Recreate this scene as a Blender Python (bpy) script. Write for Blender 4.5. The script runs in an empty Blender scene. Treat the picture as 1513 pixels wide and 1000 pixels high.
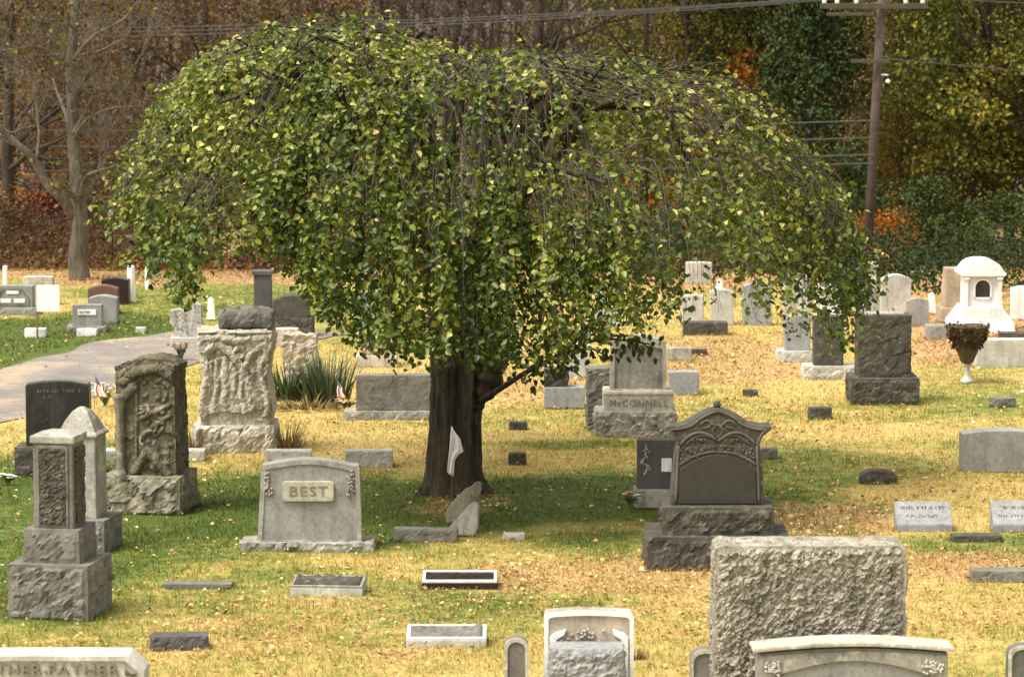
import bpy, bmesh, math, random
import numpy as np
from mathutils import Vector, noise, Matrix
random.seed(11); rng = np.random.default_rng(11)
R = math.radians
scene = bpy.context.scene
col = scene.collection
TAU = 2*math.pi
# ------------------------------------------------------------------ camera
F = 4960.0; HC = 6.1; PITCH = math.atan(540/F)
cam_d = bpy.data.cameras.new('camera'); cam = bpy.data.objects.new('camera', cam_d); col.objects.link(cam)
cam.location = (0, 0, HC); cam.rotation_euler = (math.pi/2-PITCH, 0, 0)
cam_d.sensor_width = 36; cam_d.lens = 36*F/1513; cam_d.clip_start = 0.5; cam_d.clip_end = 2000
cam_d.dof.use_dof = True; cam_d.dof.focus_distance = 40; cam_d.dof.aperture_fstop = 3.6
scene.camera = cam
FW = Vector((0, math.cos(PITCH), -math.sin(PITCH))); UP = Vector((0, math.sin(PITCH), math.cos(PITCH)))
def at(px, py, z=0.0):
    "point at height z that the photo shows at px, py"
    d = FW + Vector((1, 0, 0))*((px-756.5)/F) + UP*((500-py)/F)
    t = (z-HC)/d.z
    return Vector((d.x*t, d.y*t, z))
def unit(py):
    "metres per photo pixel for something standing at ground row py"
    p = at(756.5, py); return (p-Vector((0, 0, HC))).dot(FW)/F
def proj(x, y, z=0.0):
    vx, vy, vz = x, y, z-HC
    dep = vy*FW.y+vz*FW.z
    return 756.5+F*vx/dep, 500-F*(vy*UP.y+vz*UP.z)/dep

def tag(o, label=None, cat=None, group=None, kind=None):
    if label: o['label'] = label
    if cat: o['category'] = cat
    if group: o['group'] = group
    if kind: o['kind'] = kind
    return o
FOOT = []      # stone footprints the grass keeps clear of
def mon(name, label, cat, px, py, fw, fd, rot=0.0, group=None, tall=0.07):
    "an Empty at the base of a stone whose front edge stands at px, py"
    p = at(px, py)
    o = bpy.data.objects.new(name, None); col.objects.link(o)
    c = Vector((p.x, p.y+fd/2, 0)); o.location = c; o.rotation_euler = (0, 0, R(rot))
    o.empty_display_size = .2
    tag(o, label, cat, group)
    FOOT.append((c.x, c.y, fw/2, fd/2, R(rot), tall))
    return o
# ------------------------------------------------------------------ mesh helpers
class MB:
    def __init__(s): s.v = []; s.f = []; s.m = []
    def add(s, v, f, mi=0):
        n = len(s.v); s.v += [tuple(a) for a in v]; s.f += [tuple(i+n for i in q) for q in f]; s.m += [mi]*len(f); return s
    def tube(s, pts, rad, n=6, cap=True):
        pts = [Vector(p) for p in pts]
        if not hasattr(rad, '__len__'): rad = [rad]*len(pts)
        vs = []; fs = []; prev = None
        for i, p in enumerate(pts):
            t = (pts[min(i+1, len(pts)-1)]-pts[max(i-1, 0)])
            if t.length < 1e-9: t = Vector((0, 0, 1))
            t.normalize()
            if prev is None:
                a = t.orthogonal().normalized()
            else:
                a = prev-t*prev.dot(t)
                a = a.normalized() if a.length > 1e-6 else t.orthogonal().normalized()
            prev = a; b = t.cross(a)
            for k in range(n):
                w = TAU*k/n; vs.append(p+(a*math.cos(w)+b*math.sin(w))*rad[i])
        for i in range(len(pts)-1):
            for k in range(n):
                k2 = (k+1) % n; fs.append((i*n+k, i*n+k2, (i+1)*n+k2, (i+1)*n+k))
        if cap:
            fs.append(tuple(reversed(range(n)))); fs.append(tuple((len(pts)-1)*n+k for k in range(n)))
        return s.add(vs, fs)
    def lathe(s, prof, n=20, c=(0, 0, 0)):
        vs = []; fs = []
        for (r, z) in prof:
            for k in range(n):
                w = TAU*k/n; vs.append((c[0]+r*math.cos(w), c[1]+r*math.sin(w), c[2]+z))
        for i in range(len(prof)-1):
            for k in range(n):
                k2 = (k+1) % n; fs.append((i*n+k, i*n+k2, (i+1)*n+k2, (i+1)*n+k))
        fs.append(tuple(reversed(range(n)))); fs.append(tuple((len(prof)-1)*n+k for k in range(n)))
        return s.add(vs, fs)
    def bm(s, b, mi=0):
        b.verts.ensure_lookup_table(); b.verts.index_update()
        s.add([v.co[:] for v in b.verts], [[v.index for v in f.verts] for f in b.faces], mi); b.free(); return s
    def box(s, w, d, h, cx=0, cy=0, z0=0, bev=0.008, taper=1.0, mi=0):
        b = bmesh.new(); bmesh.ops.create_cube(b, size=1)
        for v in b.verts:
            t = taper if v.co.z > 0 else 1
            v.co = (cx+v.co.x*w*t, cy+v.co.y*d*t, z0+(v.co.z+.5)*h)
        if bev: bmesh.ops.bevel(b, geom=b.edges[:], offset=bev, segments=2, affect='EDGES', profile=.6)
        return s.bm(b, mi)
    def prism(s, out, y0, y1, bev=0.008, mi=0):
        "outline in x, z pushed from y0 (front) to y1 (back)"
        b = bmesh.new()
        a = [b.verts.new((x, y0, z)) for x, z in out]; c = [b.verts.new((x, y1, z)) for x, z in out]
        n = len(out)
        b.faces.new(a); b.faces.new(list(reversed(c)))
        for i in range(n): b.faces.new((a[i], c[i], c[(i+1) % n], a[(i+1) % n]))
        bmesh.ops.recalc_face_normals(b, faces=b.faces[:])
        if bev:
            b.normal_update()
            ed = [e for e in b.edges if len(e.link_faces) == 2 and e.calc_face_angle(0) > .5]
            bmesh.ops.bevel(b, geom=ed, offset=bev, segments=2, affect='EDGES', profile=.6)
        return s.bm(b, mi)
    def ring(s, out, inn, y0, y1):
        "frame between two outlines with the same number of points"
        n = len(out); v = []
        for y in (y0, y1):
            v += [(x, y, z) for x, z in out]; v += [(x, y, z) for x, z in inn]
        f = []
        for i in range(n):
            j = (i+1) % n
            f += [(i, j, n+j, n+i), (2*n+j, 2*n+i, 3*n+i, 3*n+j), (j, i, 2*n+i, 2*n+j), (n+i, n+j, 3*n+j, 3*n+i)]
        return s.add(v, f)
    def hexa(s, p):
        return s.add(p, [(0, 3, 2, 1), (4, 5, 6, 7), (0, 1, 5, 4), (1, 2, 6, 5), (2, 3, 7, 6), (3, 0, 4, 7)])
    def build(s, name, mat, parent=None, smooth=False):
        me = bpy.data.meshes.new(name); me.from_pydata(s.v, [], s.f)
        b = bmesh.new(); b.from_mesh(me); bmesh.ops.recalc_face_normals(b, faces=b.faces[:]); b.to_mesh(me); b.free()
        for m in (mat if isinstance(mat, (list, tuple)) else [mat]): me.materials.append(m)
        if any(s.m) and len(s.m) == len(me.polygons): me.polygons.foreach_set('material_index', s.m)
        if smooth: me.polygons.foreach_set('use_smooth', [True]*len(me.polygons))
        me.update()
        o = bpy.data.objects.new(name, me); col.objects.link(o)
        if parent: o.parent = parent
        return o
def np_mesh(name, V, Q, mat, parent=None, attrs=None, smooth=False):
    "bulk mesh of quads (or triangles) from arrays"
    me = bpy.data.meshes.new(name); k = Q.shape[1]
    me.vertices.add(len(V)); me.vertices.foreach_set('co', np.ascontiguousarray(V, dtype=np.float32).ravel())
    me.loops.add(Q.size); me.loops.foreach_set('vertex_index', np.ascontiguousarray(Q, dtype=np.int32).ravel())
    me.polygons.add(len(Q)); me.polygons.foreach_set('loop_start', np.arange(0, Q.size, k, dtype=np.int32))
    me.polygons.foreach_set('loop_total', np.full(len(Q), k, dtype=np.int32))
    if smooth: me.polygons.foreach_set('use_smooth', np.ones(len(Q), dtype=bool))
    me.update(calc_edges=True)
    for an, av in (attrs or {}).items():
        a = me.attributes.new(an, 'FLOAT', 'POINT'); a.data.foreach_set('value', np.ascontiguousarray(av, dtype=np.float32))
    me.materials.append(mat)
    o = bpy.data.objects.new(name, me); col.objects.link(o)
    if parent: o.parent = parent
    return o
def nrm(a): return a/np.maximum(np.linalg.norm(a, axis=1, keepdims=True), 1e-9)
def leaf_arrays(P, D, N, L, W, fold=.25):
    "six-cornered folded leaves: stalk at P, tip along D, face towards N"
    D = nrm(D); S = nrm(np.cross(D, N)); N = nrm(np.cross(S, D))
    L = L[:, None]; W = W[:, None]
    v = np.empty((len(P), 6, 3))
    v[:, 0] = P
    v[:, 1] = P+D*L*.30+S*W*.5+N*W*fold
    v[:, 2] = P+D*L*.68+S*W*.40+N*W*fold*.8
    v[:, 3] = P+D*L-N*L*.12
    v[:, 4] = P+D*L*.68-S*W*.40+N*W*fold*.8
    v[:, 5] = P+D*L*.30-S*W*.5+N*W*fold
    b = (np.arange(len(P))*6)[:, None]
    q = np.concatenate([b+np.array([[0, 1, 2, 3]]), b+np.array([[0, 3, 4, 5]])])
    return v.reshape(-1, 3), q
def vnoise(X, Y, s, seed=0):
    "cheap smooth value noise on arrays, -1..1"
    g = np.random.default_rng(seed).uniform(-1, 1, (64, 64))
    u = X/s+1000; v = Y/s+1000
    i = np.floor(u).astype(int); j = np.floor(v).astype(int); a = u-i; b = v-j
    a = a*a*(3-2*a); b = b*b*(3-2*b)
    G = lambda p, q: g[p % 64, q % 64]
    return (G(i, j)*(1-a)+G(i+1, j)*a)*(1-b)+(G(i, j+1)*(1-a)+G(i+1, j+1)*a)*b
# ---- rock-faced blocks
def facet(p, f, sd):
    q = Vector((p[0]*f+sd*7.3, p[1]*f+sd*3.1, p[2]*f-sd*5.7))
    d, pts = noise.voronoi(q)
    c = pts[0]
    g = noise.random_unit_vector if False else None
    gx = math.sin(c.x*127.1+c.y*311.7+c.z*74.7)*43758.5; gy = math.sin(c.x*269.5+c.y*183.3+c.z*246.1)*43758.5; gz = math.sin(c.x*113.5+c.y*271.9+c.z*124.6)*43758.5
    gx -= math.floor(gx); gy -= math.floor(gy); gz -= math.floor(gz)
    e = q-c
    return (e.x*(gx-.5)+e.y*(gy-.5)+e.z*(gz-.5))*1.6+(gx+gy-1)*.35
def rock(w, d, h, cx=0, cy=0, z0=0, cell=.035, amp=.03, f=7, sd=1, margin=0.0, topamp=.25, taper=1.0, fine=.25, warp=None, sides=1.0, aniso=None, carve=None):
    "a block with broken stone faces; margin keeps a dressed edge"
    nx = max(2, int(w/cell)); ny = max(2, int(d/cell)); nz = max(2, int(h/cell))
    idx = {}; V = []; Nn = []; Fq = []
    def vid(i, j, k):
        key = (i, j, k)
        if key not in idx:
            idx[key] = len(V); V.append((i, j, k))
        return idx[key]
    for i in range(nx):
        for k in range(nz):
            Fq.append((vid(i, 0, k), vid(i+1, 0, k), vid(i+1, 0, k+1), vid(i, 0, k+1)))
            Fq.append((vid(i+1, ny, k), vid(i, ny, k), vid(i, ny, k+1), vid(i+1, ny, k+1)))
    for j in range(ny):
        for k in range(nz):
            Fq.append((vid(0, j+1, k), vid(0, j, k), vid(0, j, k+1), vid(0, j+1, k+1)))
            Fq.append((vid(nx, j, k), vid(nx, j+1, k), vid(nx, j+1, k+1), vid(nx, j, k+1)))
    for i in range(nx):
        for j in range(ny):
            Fq.append((vid(i, j, nz), vid(i+1, j, nz), vid(i+1, j+1, nz), vid(i, j+1, nz)))
            Fq.append((vid(i, j+1, 0), vid(i+1, j+1, 0), vid(i+1, j, 0), vid(i, j, 0)))
    out = []
    for (i, j, k) in V:
        tz = k/nz; t = 1+(taper-1)*tz
        p = Vector(((i/nx-.5)*w*t, (j/ny-.5)*d*t, tz*h))
        n = Vector((-1 if i == 0 else (1 if i == nx else 0), -1 if j == 0 else (1 if j == ny else 0), 1 if k == nz else (-.01 if k == 0 else 0)))
        dx = min(i, nx-i)/nx*w; dy = min(j, ny-j)/ny*d; dz = min(k, nz-k)/nz*h
        ds = sorted((dx, dy, dz))
        e = ds[1]                      # distance to the nearest edge of its own face
        m = 1.0
        if margin: m = min(1, max(0, (e-margin*.3)/margin)); m = m*m*(3-2*m)
        a = amp*(topamp if (k == nz and i not in (0, nx) and j not in (0, ny)) else 1)
        if (i in (0, nx)) and j not in (0, ny): a *= sides
        q = p+Vector((cx*1.3, cy*.7, z0))
        if aniso: q = Vector(((q.x*.72-q.z*.69)*aniso, q.y, (q.x*.69+q.z*.72)))
        s = facet(q, f, sd)+fine*noise.fractal(q*f*3.1+Vector((sd, 0, 0)), 1.0, 2.0, 3)+fine*.8*facet(q, f*2.7, sd+4)
        s = s+(.35 if margin else 0)
        p = p+n.normalized()*(s*a*m)
        if carve and j == 0 and 0 < i < nx and 0 < k < nz: p.y -= carve(p.x, p.z)
        if warp: p = warp(p, i/nx, j/ny, tz)
        out.append((p.x+cx, p.y+cy, p.z+z0))
    return out, Fq
def text_obj(body, size, mat, parent, x, y, z, ext=.006, name='lettering', lift=0, sx=1.0, tilt=90):
    c = bpy.data.curves.new('lettering', 'FONT'); c.body = body; c.size = size; c.extrude = ext; c.align_x = 'CENTER'; c.align_y = 'CENTER'
    c.resolution_u = 3; c.space_character = 1.12
    t = bpy.data.objects.new('tmp_lettering', c); col.objects.link(t)
    dg = bpy.context.evaluated_depsgraph_get(); dg.update()
    me = bpy.data.meshes.new_from_object(t.evaluated_get(dg)); me.name = name
    bpy.data.objects.remove(t); bpy.data.curves.remove(c)
    me.materials.clear(); me.materials.append(mat)
    o = bpy.data.objects.new(name, me); col.objects.link(o); o.parent = parent
    o.location = (x, y, z); o.rotation_euler = (R(tilt), 0, 0); o.scale = (sx, 1, 1)
    return o
def scribble(mb, words, x0, z0, h, y, pt=None):
    "worn lettering: small cut strokes that can no longer be read"
    x = x0
    for w in words:
        for c in range(w):
            lw = h*random.uniform(.45, .6)
            for s in range(random.choice((2, 2, 3))):
                if random.random() < .55: a = (x+lw*random.choice((.1, .45, .8)), z0+h/2, h*.16, h*random.uniform(.7, 1))
                else: a = (x+lw*.45, z0+h*random.choice((.1, .5, .9)), lw*.8, h*.15)
                cx, cz, ww, hh = a
                if pt: q = [pt(cx+sx*ww/2, cz+sz*hh/2, o) for o in (.004, -.004) for sx, sz in ((-1, -1), (1, -1), (1, 1), (-1, 1))]; mb.hexa(q)
                else: mb.box(ww, .008, hh, cx, y, cz-hh/2, 0)
            x += lw+h*.14
        x += h*.5
    return x
# ------------------------------------------------------------------ materials
MAT = {}
def newmat(name):
    m = bpy.data.materials.new(name); m.use_nodes = True; MAT[name] = m
    nt = m.node_tree; return m, nt, nt.nodes, nt.links, nt.nodes['Principled BSDF']
def nd(nt, t, **kw):
    n = nt.nodes.new(t)
    for k, v in kw.items():
        if k in n.inputs: n.inputs[k].default_value = v
        else: setattr(n, k, v)
    return n
def ramp(nt, src, stops, interp='LINEAR'):
    r = nt.nodes.new('ShaderNodeValToRGB'); r.color_ramp.interpolation = interp
    e = r.color_ramp.elements
    while len(e) < len(stops): e.new(.5)
    for i, (p, c) in enumerate(stops):
        e[i].position = p; e[i].color = (c, c, c, 1) if not hasattr(c, '__len__') else (*c, 1)
    nt.links.new(src, r.inputs[0]); return r
def mixc(nt, a, b, fac, mode='MIX'):
    m = nt.nodes.new('ShaderNodeMix'); m.data_type = 'RGBA'; m.blend_type = mode
    for s, v in ((m.inputs[6], a), (m.inputs[7], b), (m.inputs[0], fac)):
        if isinstance(v, bpy.types.NodeSocket): nt.links.new(v, s)
        elif hasattr(v, '__len__'): s.default_value = (*v, 1)
        else: s.default_value = v
    return m.outputs[2]
def noise_n(nt, vec, scale, detail=5, rough=.6, dist=0):
    n = nd(nt, 'ShaderNodeTexNoise', Scale=scale, Detail=detail, Roughness=rough, Distortion=dist)
    if vec is not None: nt.links.new(vec, n.inputs['Vector'])
    return n
def mapping(nt, vec, sc):
    m = nt.nodes.new('ShaderNodeMapping'); m.inputs['Scale'].default_value = sc; nt.links.new(vec, m.inputs[0]); return m.outputs[0]
def stone(name, c, var=.3, speck=.35, stain=(.03, .028, .02), stain_amt=.45, rough=.82, bump=.25, lichen=None, spec=.3, streak=.56, dirt=.35):
    m, nt, N, L, bs = newmat(name)
    tc = nd(nt, 'ShaderNodeTexCoord'); oi = nd(nt, 'ShaderNodeObjectInfo')
    add = nd(nt, 'ShaderNodeVectorMath', operation='ADD'); L.new(tc.outputs['Object'], add.inputs[0])
    sc = nd(nt, 'ShaderNodeVectorMath', operation='SCALE'); sc.inputs['Scale'].default_value = 9; L.new(oi.outputs['Location'], sc.inputs[0]); L.new(sc.outputs[0], add.inputs[1])
    v = add.outputs[0]
    n1 = noise_n(nt, v, 130, 3, .7); n2 = noise_n(nt, v, 3.2, 9, .62); n3 = noise_n(nt, mapping(nt, v, (9, 9, 1.4)), 1.0, 6, .6); n4 = noise_n(nt, v, 26, 6, .7)
    lo = [x*(1-var) for x in c]; hi = [min(1, x*(1+var)) for x in c]
    b = ramp(nt, n2.outputs[0], [(.3, lo), (.7, hi)]).outputs[0]
    b = mixc(nt, b, ramp(nt, n1.outputs[0], [(.3, 1-speck), (.7, 1+speck*.0), ]).outputs[0], 1.0, 'MULTIPLY')
    b = mixc(nt, b, ramp(nt, n4.outputs[0], [(.35, .72), (.62, 1.0)]).outputs[0], .75, 'MULTIPLY')
    b = mixc(nt, b, stain, ramp(nt, n3.outputs[0], [(streak-.08, 0.0), (streak+.14, stain_amt)]).outputs[0])
    n6 = noise_n(nt, v, 19 if dirt < .7 else 34, 7, .75, .4); b = mixc(nt, b, stain, ramp(nt, n6.outputs[0], [(.52 if dirt < .7 else .47, 0.0), (.66 if dirt < .7 else .62, dirt)]).outputs[0])
    if lichen:
        n5 = noise_n(nt, v, 11, 8, .7); b = mixc(nt, b, lichen, ramp(nt, n5.outputs[0], [(.54, 0.0), (.66, .75)]).outputs[0])
    L.new(b, bs.inputs['Base Color']); bs.inputs['Roughness'].default_value = rough; bs.inputs['Specular IOR Level'].default_value = spec
    bp = nd(nt, 'ShaderNodeBump', Strength=bump, Distance=.012); L.new(n4.outputs[0], bp.inputs['Height']); L.new(bp.outputs[0], bs.inputs['Normal'])
    return m
S_grey = stone('weathered_grey_granite', (.36, .345, .30), lichen=(.45, .44, .36), stain_amt=.5)
S_grey2 = stone('smooth_grey_granite', (.30, .295, .275), var=.22, speck=.3, stain_amt=.3)
S_mid = stone('mid_grey_granite', (.20, .192, .165), stain_amt=.5)
S_dark = stone('dark_granite', (.085, .078, .062), speck=.5, stain_amt=.4, lichen=(.17, .155, .12))
S_darkp = stone('dark_panel_granite', (.055, .052, .043), var=.2, speck=.6, stain_amt=.3, rough=.6)
S_olive = stone('mossy_brown_stone', (.155, .135, .088), lichen=(.30, .27, .19), stain_amt=.7, bump=.5)
S_olive2 = stone('lichened_base_stone', (.26, .235, .17), lichen=(.38, .35, .26), stain_amt=.6, bump=.5)
S_cream = stone('pale_limestone', (.55, .51, .42), stain=(.12, .10, .07), stain_amt=.5, lichen=(.66, .63, .55))
S_rough = stone('pale_rough_granite', (.47, .435, .35), var=.35, speck=.5, stain=(.05, .042, .03), stain_amt=.75, bump=.8, streak=.56, dirt=.75)
S_rough2 = stone('blotched_white_stone', (.62, .60, .53), var=.2, speck=.3, stain=(.03, .03, .022), stain_amt=.6, bump=.6, streak=.54, dirt=.9)
S_light = stone('light_grey_marble', (.56, .55, .50), stain=(.16, .14, .11), stain_amt=.4)
S_white = stone('white_marble', (.80, .80, .79), var=.1, speck=.1, stain=(.35, .34, .31), stain_amt=.35)
S_tan = stone('tan_granite', (.46, .36, .25), stain=(.2, .15, .1), stain_amt=.35)
S_pink = stone('pinkish_granite', (.33, .255, .215), stain_amt=.35)
S_pinklight = stone('pale_pinkish_limestone', (.50, .43, .35), stain_amt=.4)
S_red = stone('brown_red_granite', (.20, .10, .075), stain_amt=.3)
S_maroon = stone('dark_maroon_granite', (.022, .009, .009), var=.2, speck=.3, stain_amt=.2, rough=.35, spec=.5)
S_black = stone('polished_black_granite', (.022, .021, .018), var=.3, speck=.3, stain=(.09, .085, .07), stain_amt=.3, rough=.38, spec=.4, bump=.05)
S_blue = stone('bluish_grey_granite', (.33, .34, .345), var=.15, stain_amt=.3)
S_slate = stone('dark_slate', (.10, .095, .095), var=.2, stain_amt=.3, rough=.55)
S_ink = stone('cut_letter_shadow_grey', (.10, .095, .08), var=.15, speck=.2, stain_amt=.1)
S_ink2 = stone('olive_letter_grey', (.23, .21, .155), var=.15, speck=.2, stain_amt=.1)
S_plate = stone('pale_name_plate_stone', (.47, .45, .35), var=.15, speck=.25, stain_amt=.25)
def plain(name, c, rough=.7, var=.15, scale=12, metal=0, bump=0):
    m, nt, N, L, bs = newmat(name)
    tc = nd(nt, 'ShaderNodeTexCoord'); n = noise_n(nt, tc.outputs['Object'], scale, 6)
    L.new(ramp(nt, n.outputs[0], [(.3, [x*(1-var) for x in c]), (.7, [min(1, x*(1+var)) for x in c])]).outputs[0], bs.inputs['Base Color'])
    bs.inputs['Roughness'].default_value = rough; bs.inputs['Metallic'].default_value = metal
    if bump:
        b = nd(nt, 'ShaderNodeBump', Strength=bump, Distance=.02); L.new(n.outputs[0], b.inputs['Height']); L.new(b.outputs[0], bs.inputs['Normal'])
    return m
M_white = plain('white_cloth', (.78, .74, .72), .85, .06)
M_redc = plain('faded_red_cloth', (.50, .17, .14), .85); M_bluec = plain('faded_blue_cloth', (.09, .09, .16), .85)
M_stick = plain('wooden_stick', (.16, .11, .06), .8)
M_paint = plain('white_paint', (.80, .79, .74), .5, .05)
M_sign = plain('white_sign_board', (.82, .81, .74), .45, .04)
M_post = plain('brown_metal_post', (.17, .11, .05), .6)
M_petal = plain('white_petal', (.80, .78, .70), .7, .1); M_petaly = plain('yellow_petal', (.60, .42, .08), .7, .2); M_petalr = plain('pink_red_petal', (.50, .18, .12), .7, .2)
M_stem = plain('green_stem', (.07, .11, .03), .7, .3)
M_plastic = plain('dark_wicker', (.075, .048, .03), .8, .5, 30, bump=.6)
M_pole = plain('weathered_pole_wood', (.062, .045, .034), .9, .35, 6, bump=.4)
M_wire = plain('dark_wire', (.05, .05, .048), .6)
M_porc = plain('white_porcelain', (.75, .75, .72), .3, .05)
M_wallm = plain('maroon_brown_siding', (.05, .032, .028), .85, .25, 3); M_tanw = plain('pale_tan_wall', (.44, .27, .17), .85, .2, 3); M_roof = plain('dull_brown_roof', (.045, .034, .028), .9, .3, 2)
M_board = plain('dark_grey_boards', (.055, .048, .048), .9, .3, 4); M_glass = plain('dark_window_glass', (.02, .022, .025), .15, .1)
def bark(name, a, b, sc=1.0):
    m, nt, N, L, bs = newmat(name)
    tc = nd(nt, 'ShaderNodeTexCoord')
    n = noise_n(nt, mapping(nt, tc.outputs['Object'], (16*sc, 16*sc, 2.2*sc)), 1, 8, .65, .6); n2 = noise_n(nt, tc.outputs['Object'], 3, 6)
    c = ramp(nt, n.outputs[0], [(.32, a), (.68, b)]).outputs[0]
    c = mixc(nt, c, ramp(nt, n2.outputs[0], [(.3, .6), (.7, 1.0)]).outputs[0], .8, 'MULTIPLY')
    L.new(c, bs.inputs['Base Color']); bs.inputs['Roughness'].default_value = .9; bs.inputs['Specular IOR Level'].default_value = .2
    bp = nd(nt, 'ShaderNodeBump', Strength=.7, Distance=.03); L.new(n.outputs[0], bp.inputs['Height']); L.new(bp.outputs[0], bs.inputs['Normal'])
    return m
B_elm = bark('dark_elm_bark', (.012, .009, .006), (.095, .076, .048), .8)
B_twig = bark('grey_brown_twig', (.05, .04, .03), (.16, .135, .105))
B_bare = bark('grey_bare_bark', (.06, .05, .038), (.20, .17, .13))
B_far = bark('brown_far_bark', (.024, .017, .012), (.085, .064, .046))
def leafmat(name, stops, trans=.3, rough=.45, spec=.35):
    m, nt, N, L, bs = newmat(name)
    at_ = nd(nt, 'ShaderNodeAttribute', attribute_name='tone')
    geo = nd(nt, 'ShaderNodeNewGeometry')
    ad = nd(nt, 'ShaderNodeMath', operation='MULTIPLY_ADD'); L.new(geo.outputs['Random Per Island'], ad.inputs[0]); ad.inputs[1].default_value = .16; L.new(at_.outputs['Fac'], ad.inputs[2])
    sb = nd(nt, 'ShaderNodeMath', operation='SUBTRACT'); L.new(ad.outputs[0], sb.inputs[0]); sb.inputs[1].default_value = .08
    c = ramp(nt, sb.outputs[0], stops).outputs[0]
    L.new(c, bs.inputs['Base Color']); bs.inputs['Roughness'].default_value = rough; bs.inputs['Specular IOR Level'].default_value = spec
    tr = nd(nt, 'ShaderNodeBsdfTranslucent'); L.new(c, tr.inputs[0])
    mx = nd(nt, 'ShaderNodeMixShader'); mx.inputs[0].default_value = trans
    L.new(bs.outputs[0], mx.inputs[1]); L.new(tr.outputs[0], mx.inputs[2]); L.new(mx.outputs[0], N['Material Output'].inputs[0])
    return m
LF_elm = leafmat('elm_leaf', [(0, (.014, .031, .004)), (.28, (.045, .084, .007)), (.52, (.115, .158, .012)), (.76, (.26, .275, .034)), (1, (.60, .53, .19))], .30, .42, .4)
LF_olive = leafmat('olive_tree_leaf', [(0, (.014, .022, .006)), (.4, (.066, .078, .013)), (.7, (.165, .15, .02)), (1, (.36, .24, .035))], .2, .7, .15)
LF_dark = leafmat('dark_evergreen_leaf', [(0, (.012, .022, .008)), (.5, (.038, .058, .015)), (1, (.095, .11, .026))], .12, .7, .15)
LF_green = leafmat('mid_green_tree_leaf', [(0, (.014, .024, .007)), (.4, (.05, .075, .013)), (.7, (.11, .135, .02)), (1, (.26, .24, .035))], .2, .7, .15)
LF_gold = leafmat('gold_tree_leaf', [(0, (.04, .042, .011)), (.4, (.13, .105, .016)), (.75, (.30, .17, .024)), (1, (.56, .24, .04))], .25, .7, .15)
LF_rust = leafmat('rusty_leaf', [(0, (.040, .024, .012)), (.5, (.115, .072, .034)), (1, (.29, .155, .058))], .2, .75, .1)
LF_orange = leafmat('orange_leaf', [(0, (.16, .05, .012)), (.5, (.38, .13, .02)), (1, (.62, .27, .06))], .25, .7, .1)
LF_red = leafmat('crimson_leaf', [(0, (.03, .008, .008)), (.6, (.09, .02, .016)), (1, (.20, .05, .03))], .2, .7, .1)
LF_fall = leafmat('fallen_leaf', [(0, (.075, .045, .02)), (.3, (.24, .12, .045)), (.6, (.50, .29, .13)), (.85, (.66, .50, .24)), (1, (.75, .66, .42))], .15, .7, .2)
LF_yucca = leafmat('spiky_leaf', [(0, (.018, .035, .014)), (.5, (.045, .075, .028)), (1, (.14, .17, .09))], .15, .5, .3)
LF_straw = leafmat('dry_blade', [(0, (.10, .07, .03)), (.5, (.26, .19, .08)), (1, (.48, .38, .18))], .2, .7, .1)

def grassmat(name, ground):
    m, nt, N, L, bs = newmat(name)
    geo = nd(nt, 'ShaderNodeNewGeometry'); pos = geo.outputs['Position']
    g = nd(nt, 'ShaderNodeAttribute', attribute_name='green'); lf = nd(nt, 'ShaderNodeAttribute', attribute_name='litter')
    n1 = noise_n(nt, pos, .9, 6, .65); n2 = noise_n(nt, pos, 5.5, 6, .65); n3 = noise_n(nt, pos, 30, 5, .7)
    def math_(op, a, b):
        k = nd(nt, 'ShaderNodeMath', operation=op)
        for i, x in enumerate((a, b)):
            if isinstance(x, bpy.types.NodeSocket): L.new(x, k.inputs[i])
            else: k.inputs[i].default_value = x
        return k.outputs[0]
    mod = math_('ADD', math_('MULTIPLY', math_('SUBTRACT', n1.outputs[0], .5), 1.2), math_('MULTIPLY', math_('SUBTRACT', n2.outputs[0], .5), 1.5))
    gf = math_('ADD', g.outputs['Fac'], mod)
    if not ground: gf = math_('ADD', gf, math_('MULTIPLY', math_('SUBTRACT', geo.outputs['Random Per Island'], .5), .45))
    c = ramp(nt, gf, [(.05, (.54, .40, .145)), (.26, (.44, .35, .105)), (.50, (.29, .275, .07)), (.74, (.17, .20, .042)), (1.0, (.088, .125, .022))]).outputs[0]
    lm = math_('ADD', lf.outputs['Fac'], math_('MULTIPLY', mod, -.8))
    lc = ramp(nt, n3.outputs[0], [(.3, (.20, .11, .045)), (.5, (.48, .29, .14)), (.7, (.68, .46, .25))]).outputs[0]
    c = mixc(nt, c, lc, ramp(nt, lm, [(.3, 0.0), (.75, .85 if ground else .55)]).outputs[0])
    if ground: c = mixc(nt, c, ramp(nt, n3.outputs[0], [(.32, .45), (.60, 1.0)]).outputs[0], .8, 'MULTIPLY')
    else: c = mixc(nt, c, ramp(nt, geo.outputs['Random Per Island'], [(0, .5), (1, 1.3)]).outputs[0], .85, 'MULTIPLY')
    L.new(c, bs.inputs['Base Color']); bs.inputs['Roughness'].default_value = .8; bs.inputs['Specular IOR Level'].default_value = .15
    if ground:
        bp = nd(nt, 'ShaderNodeBump', Strength=.7, Distance=.04); L.new(n3.outputs[0], bp.inputs['Height']); L.new(bp.outputs[0], bs.inputs['Normal'])
    else:
        tr = nd(nt, 'ShaderNodeBsdfTranslucent'); L.new(c, tr.inputs[0]); mx = nd(nt, 'ShaderNodeMixShader'); mx.inputs[0].default_value = .3
        L.new(bs.outputs[0], mx.inputs[1]); L.new(tr.outputs[0], mx.inputs[2]); L.new(mx.outputs[0], N['Material Output'].inputs[0])
    return m
G_ground = grassmat('autumn_lawn_ground', True); G_blade = grassmat('autumn_lawn_blade', False)
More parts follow.
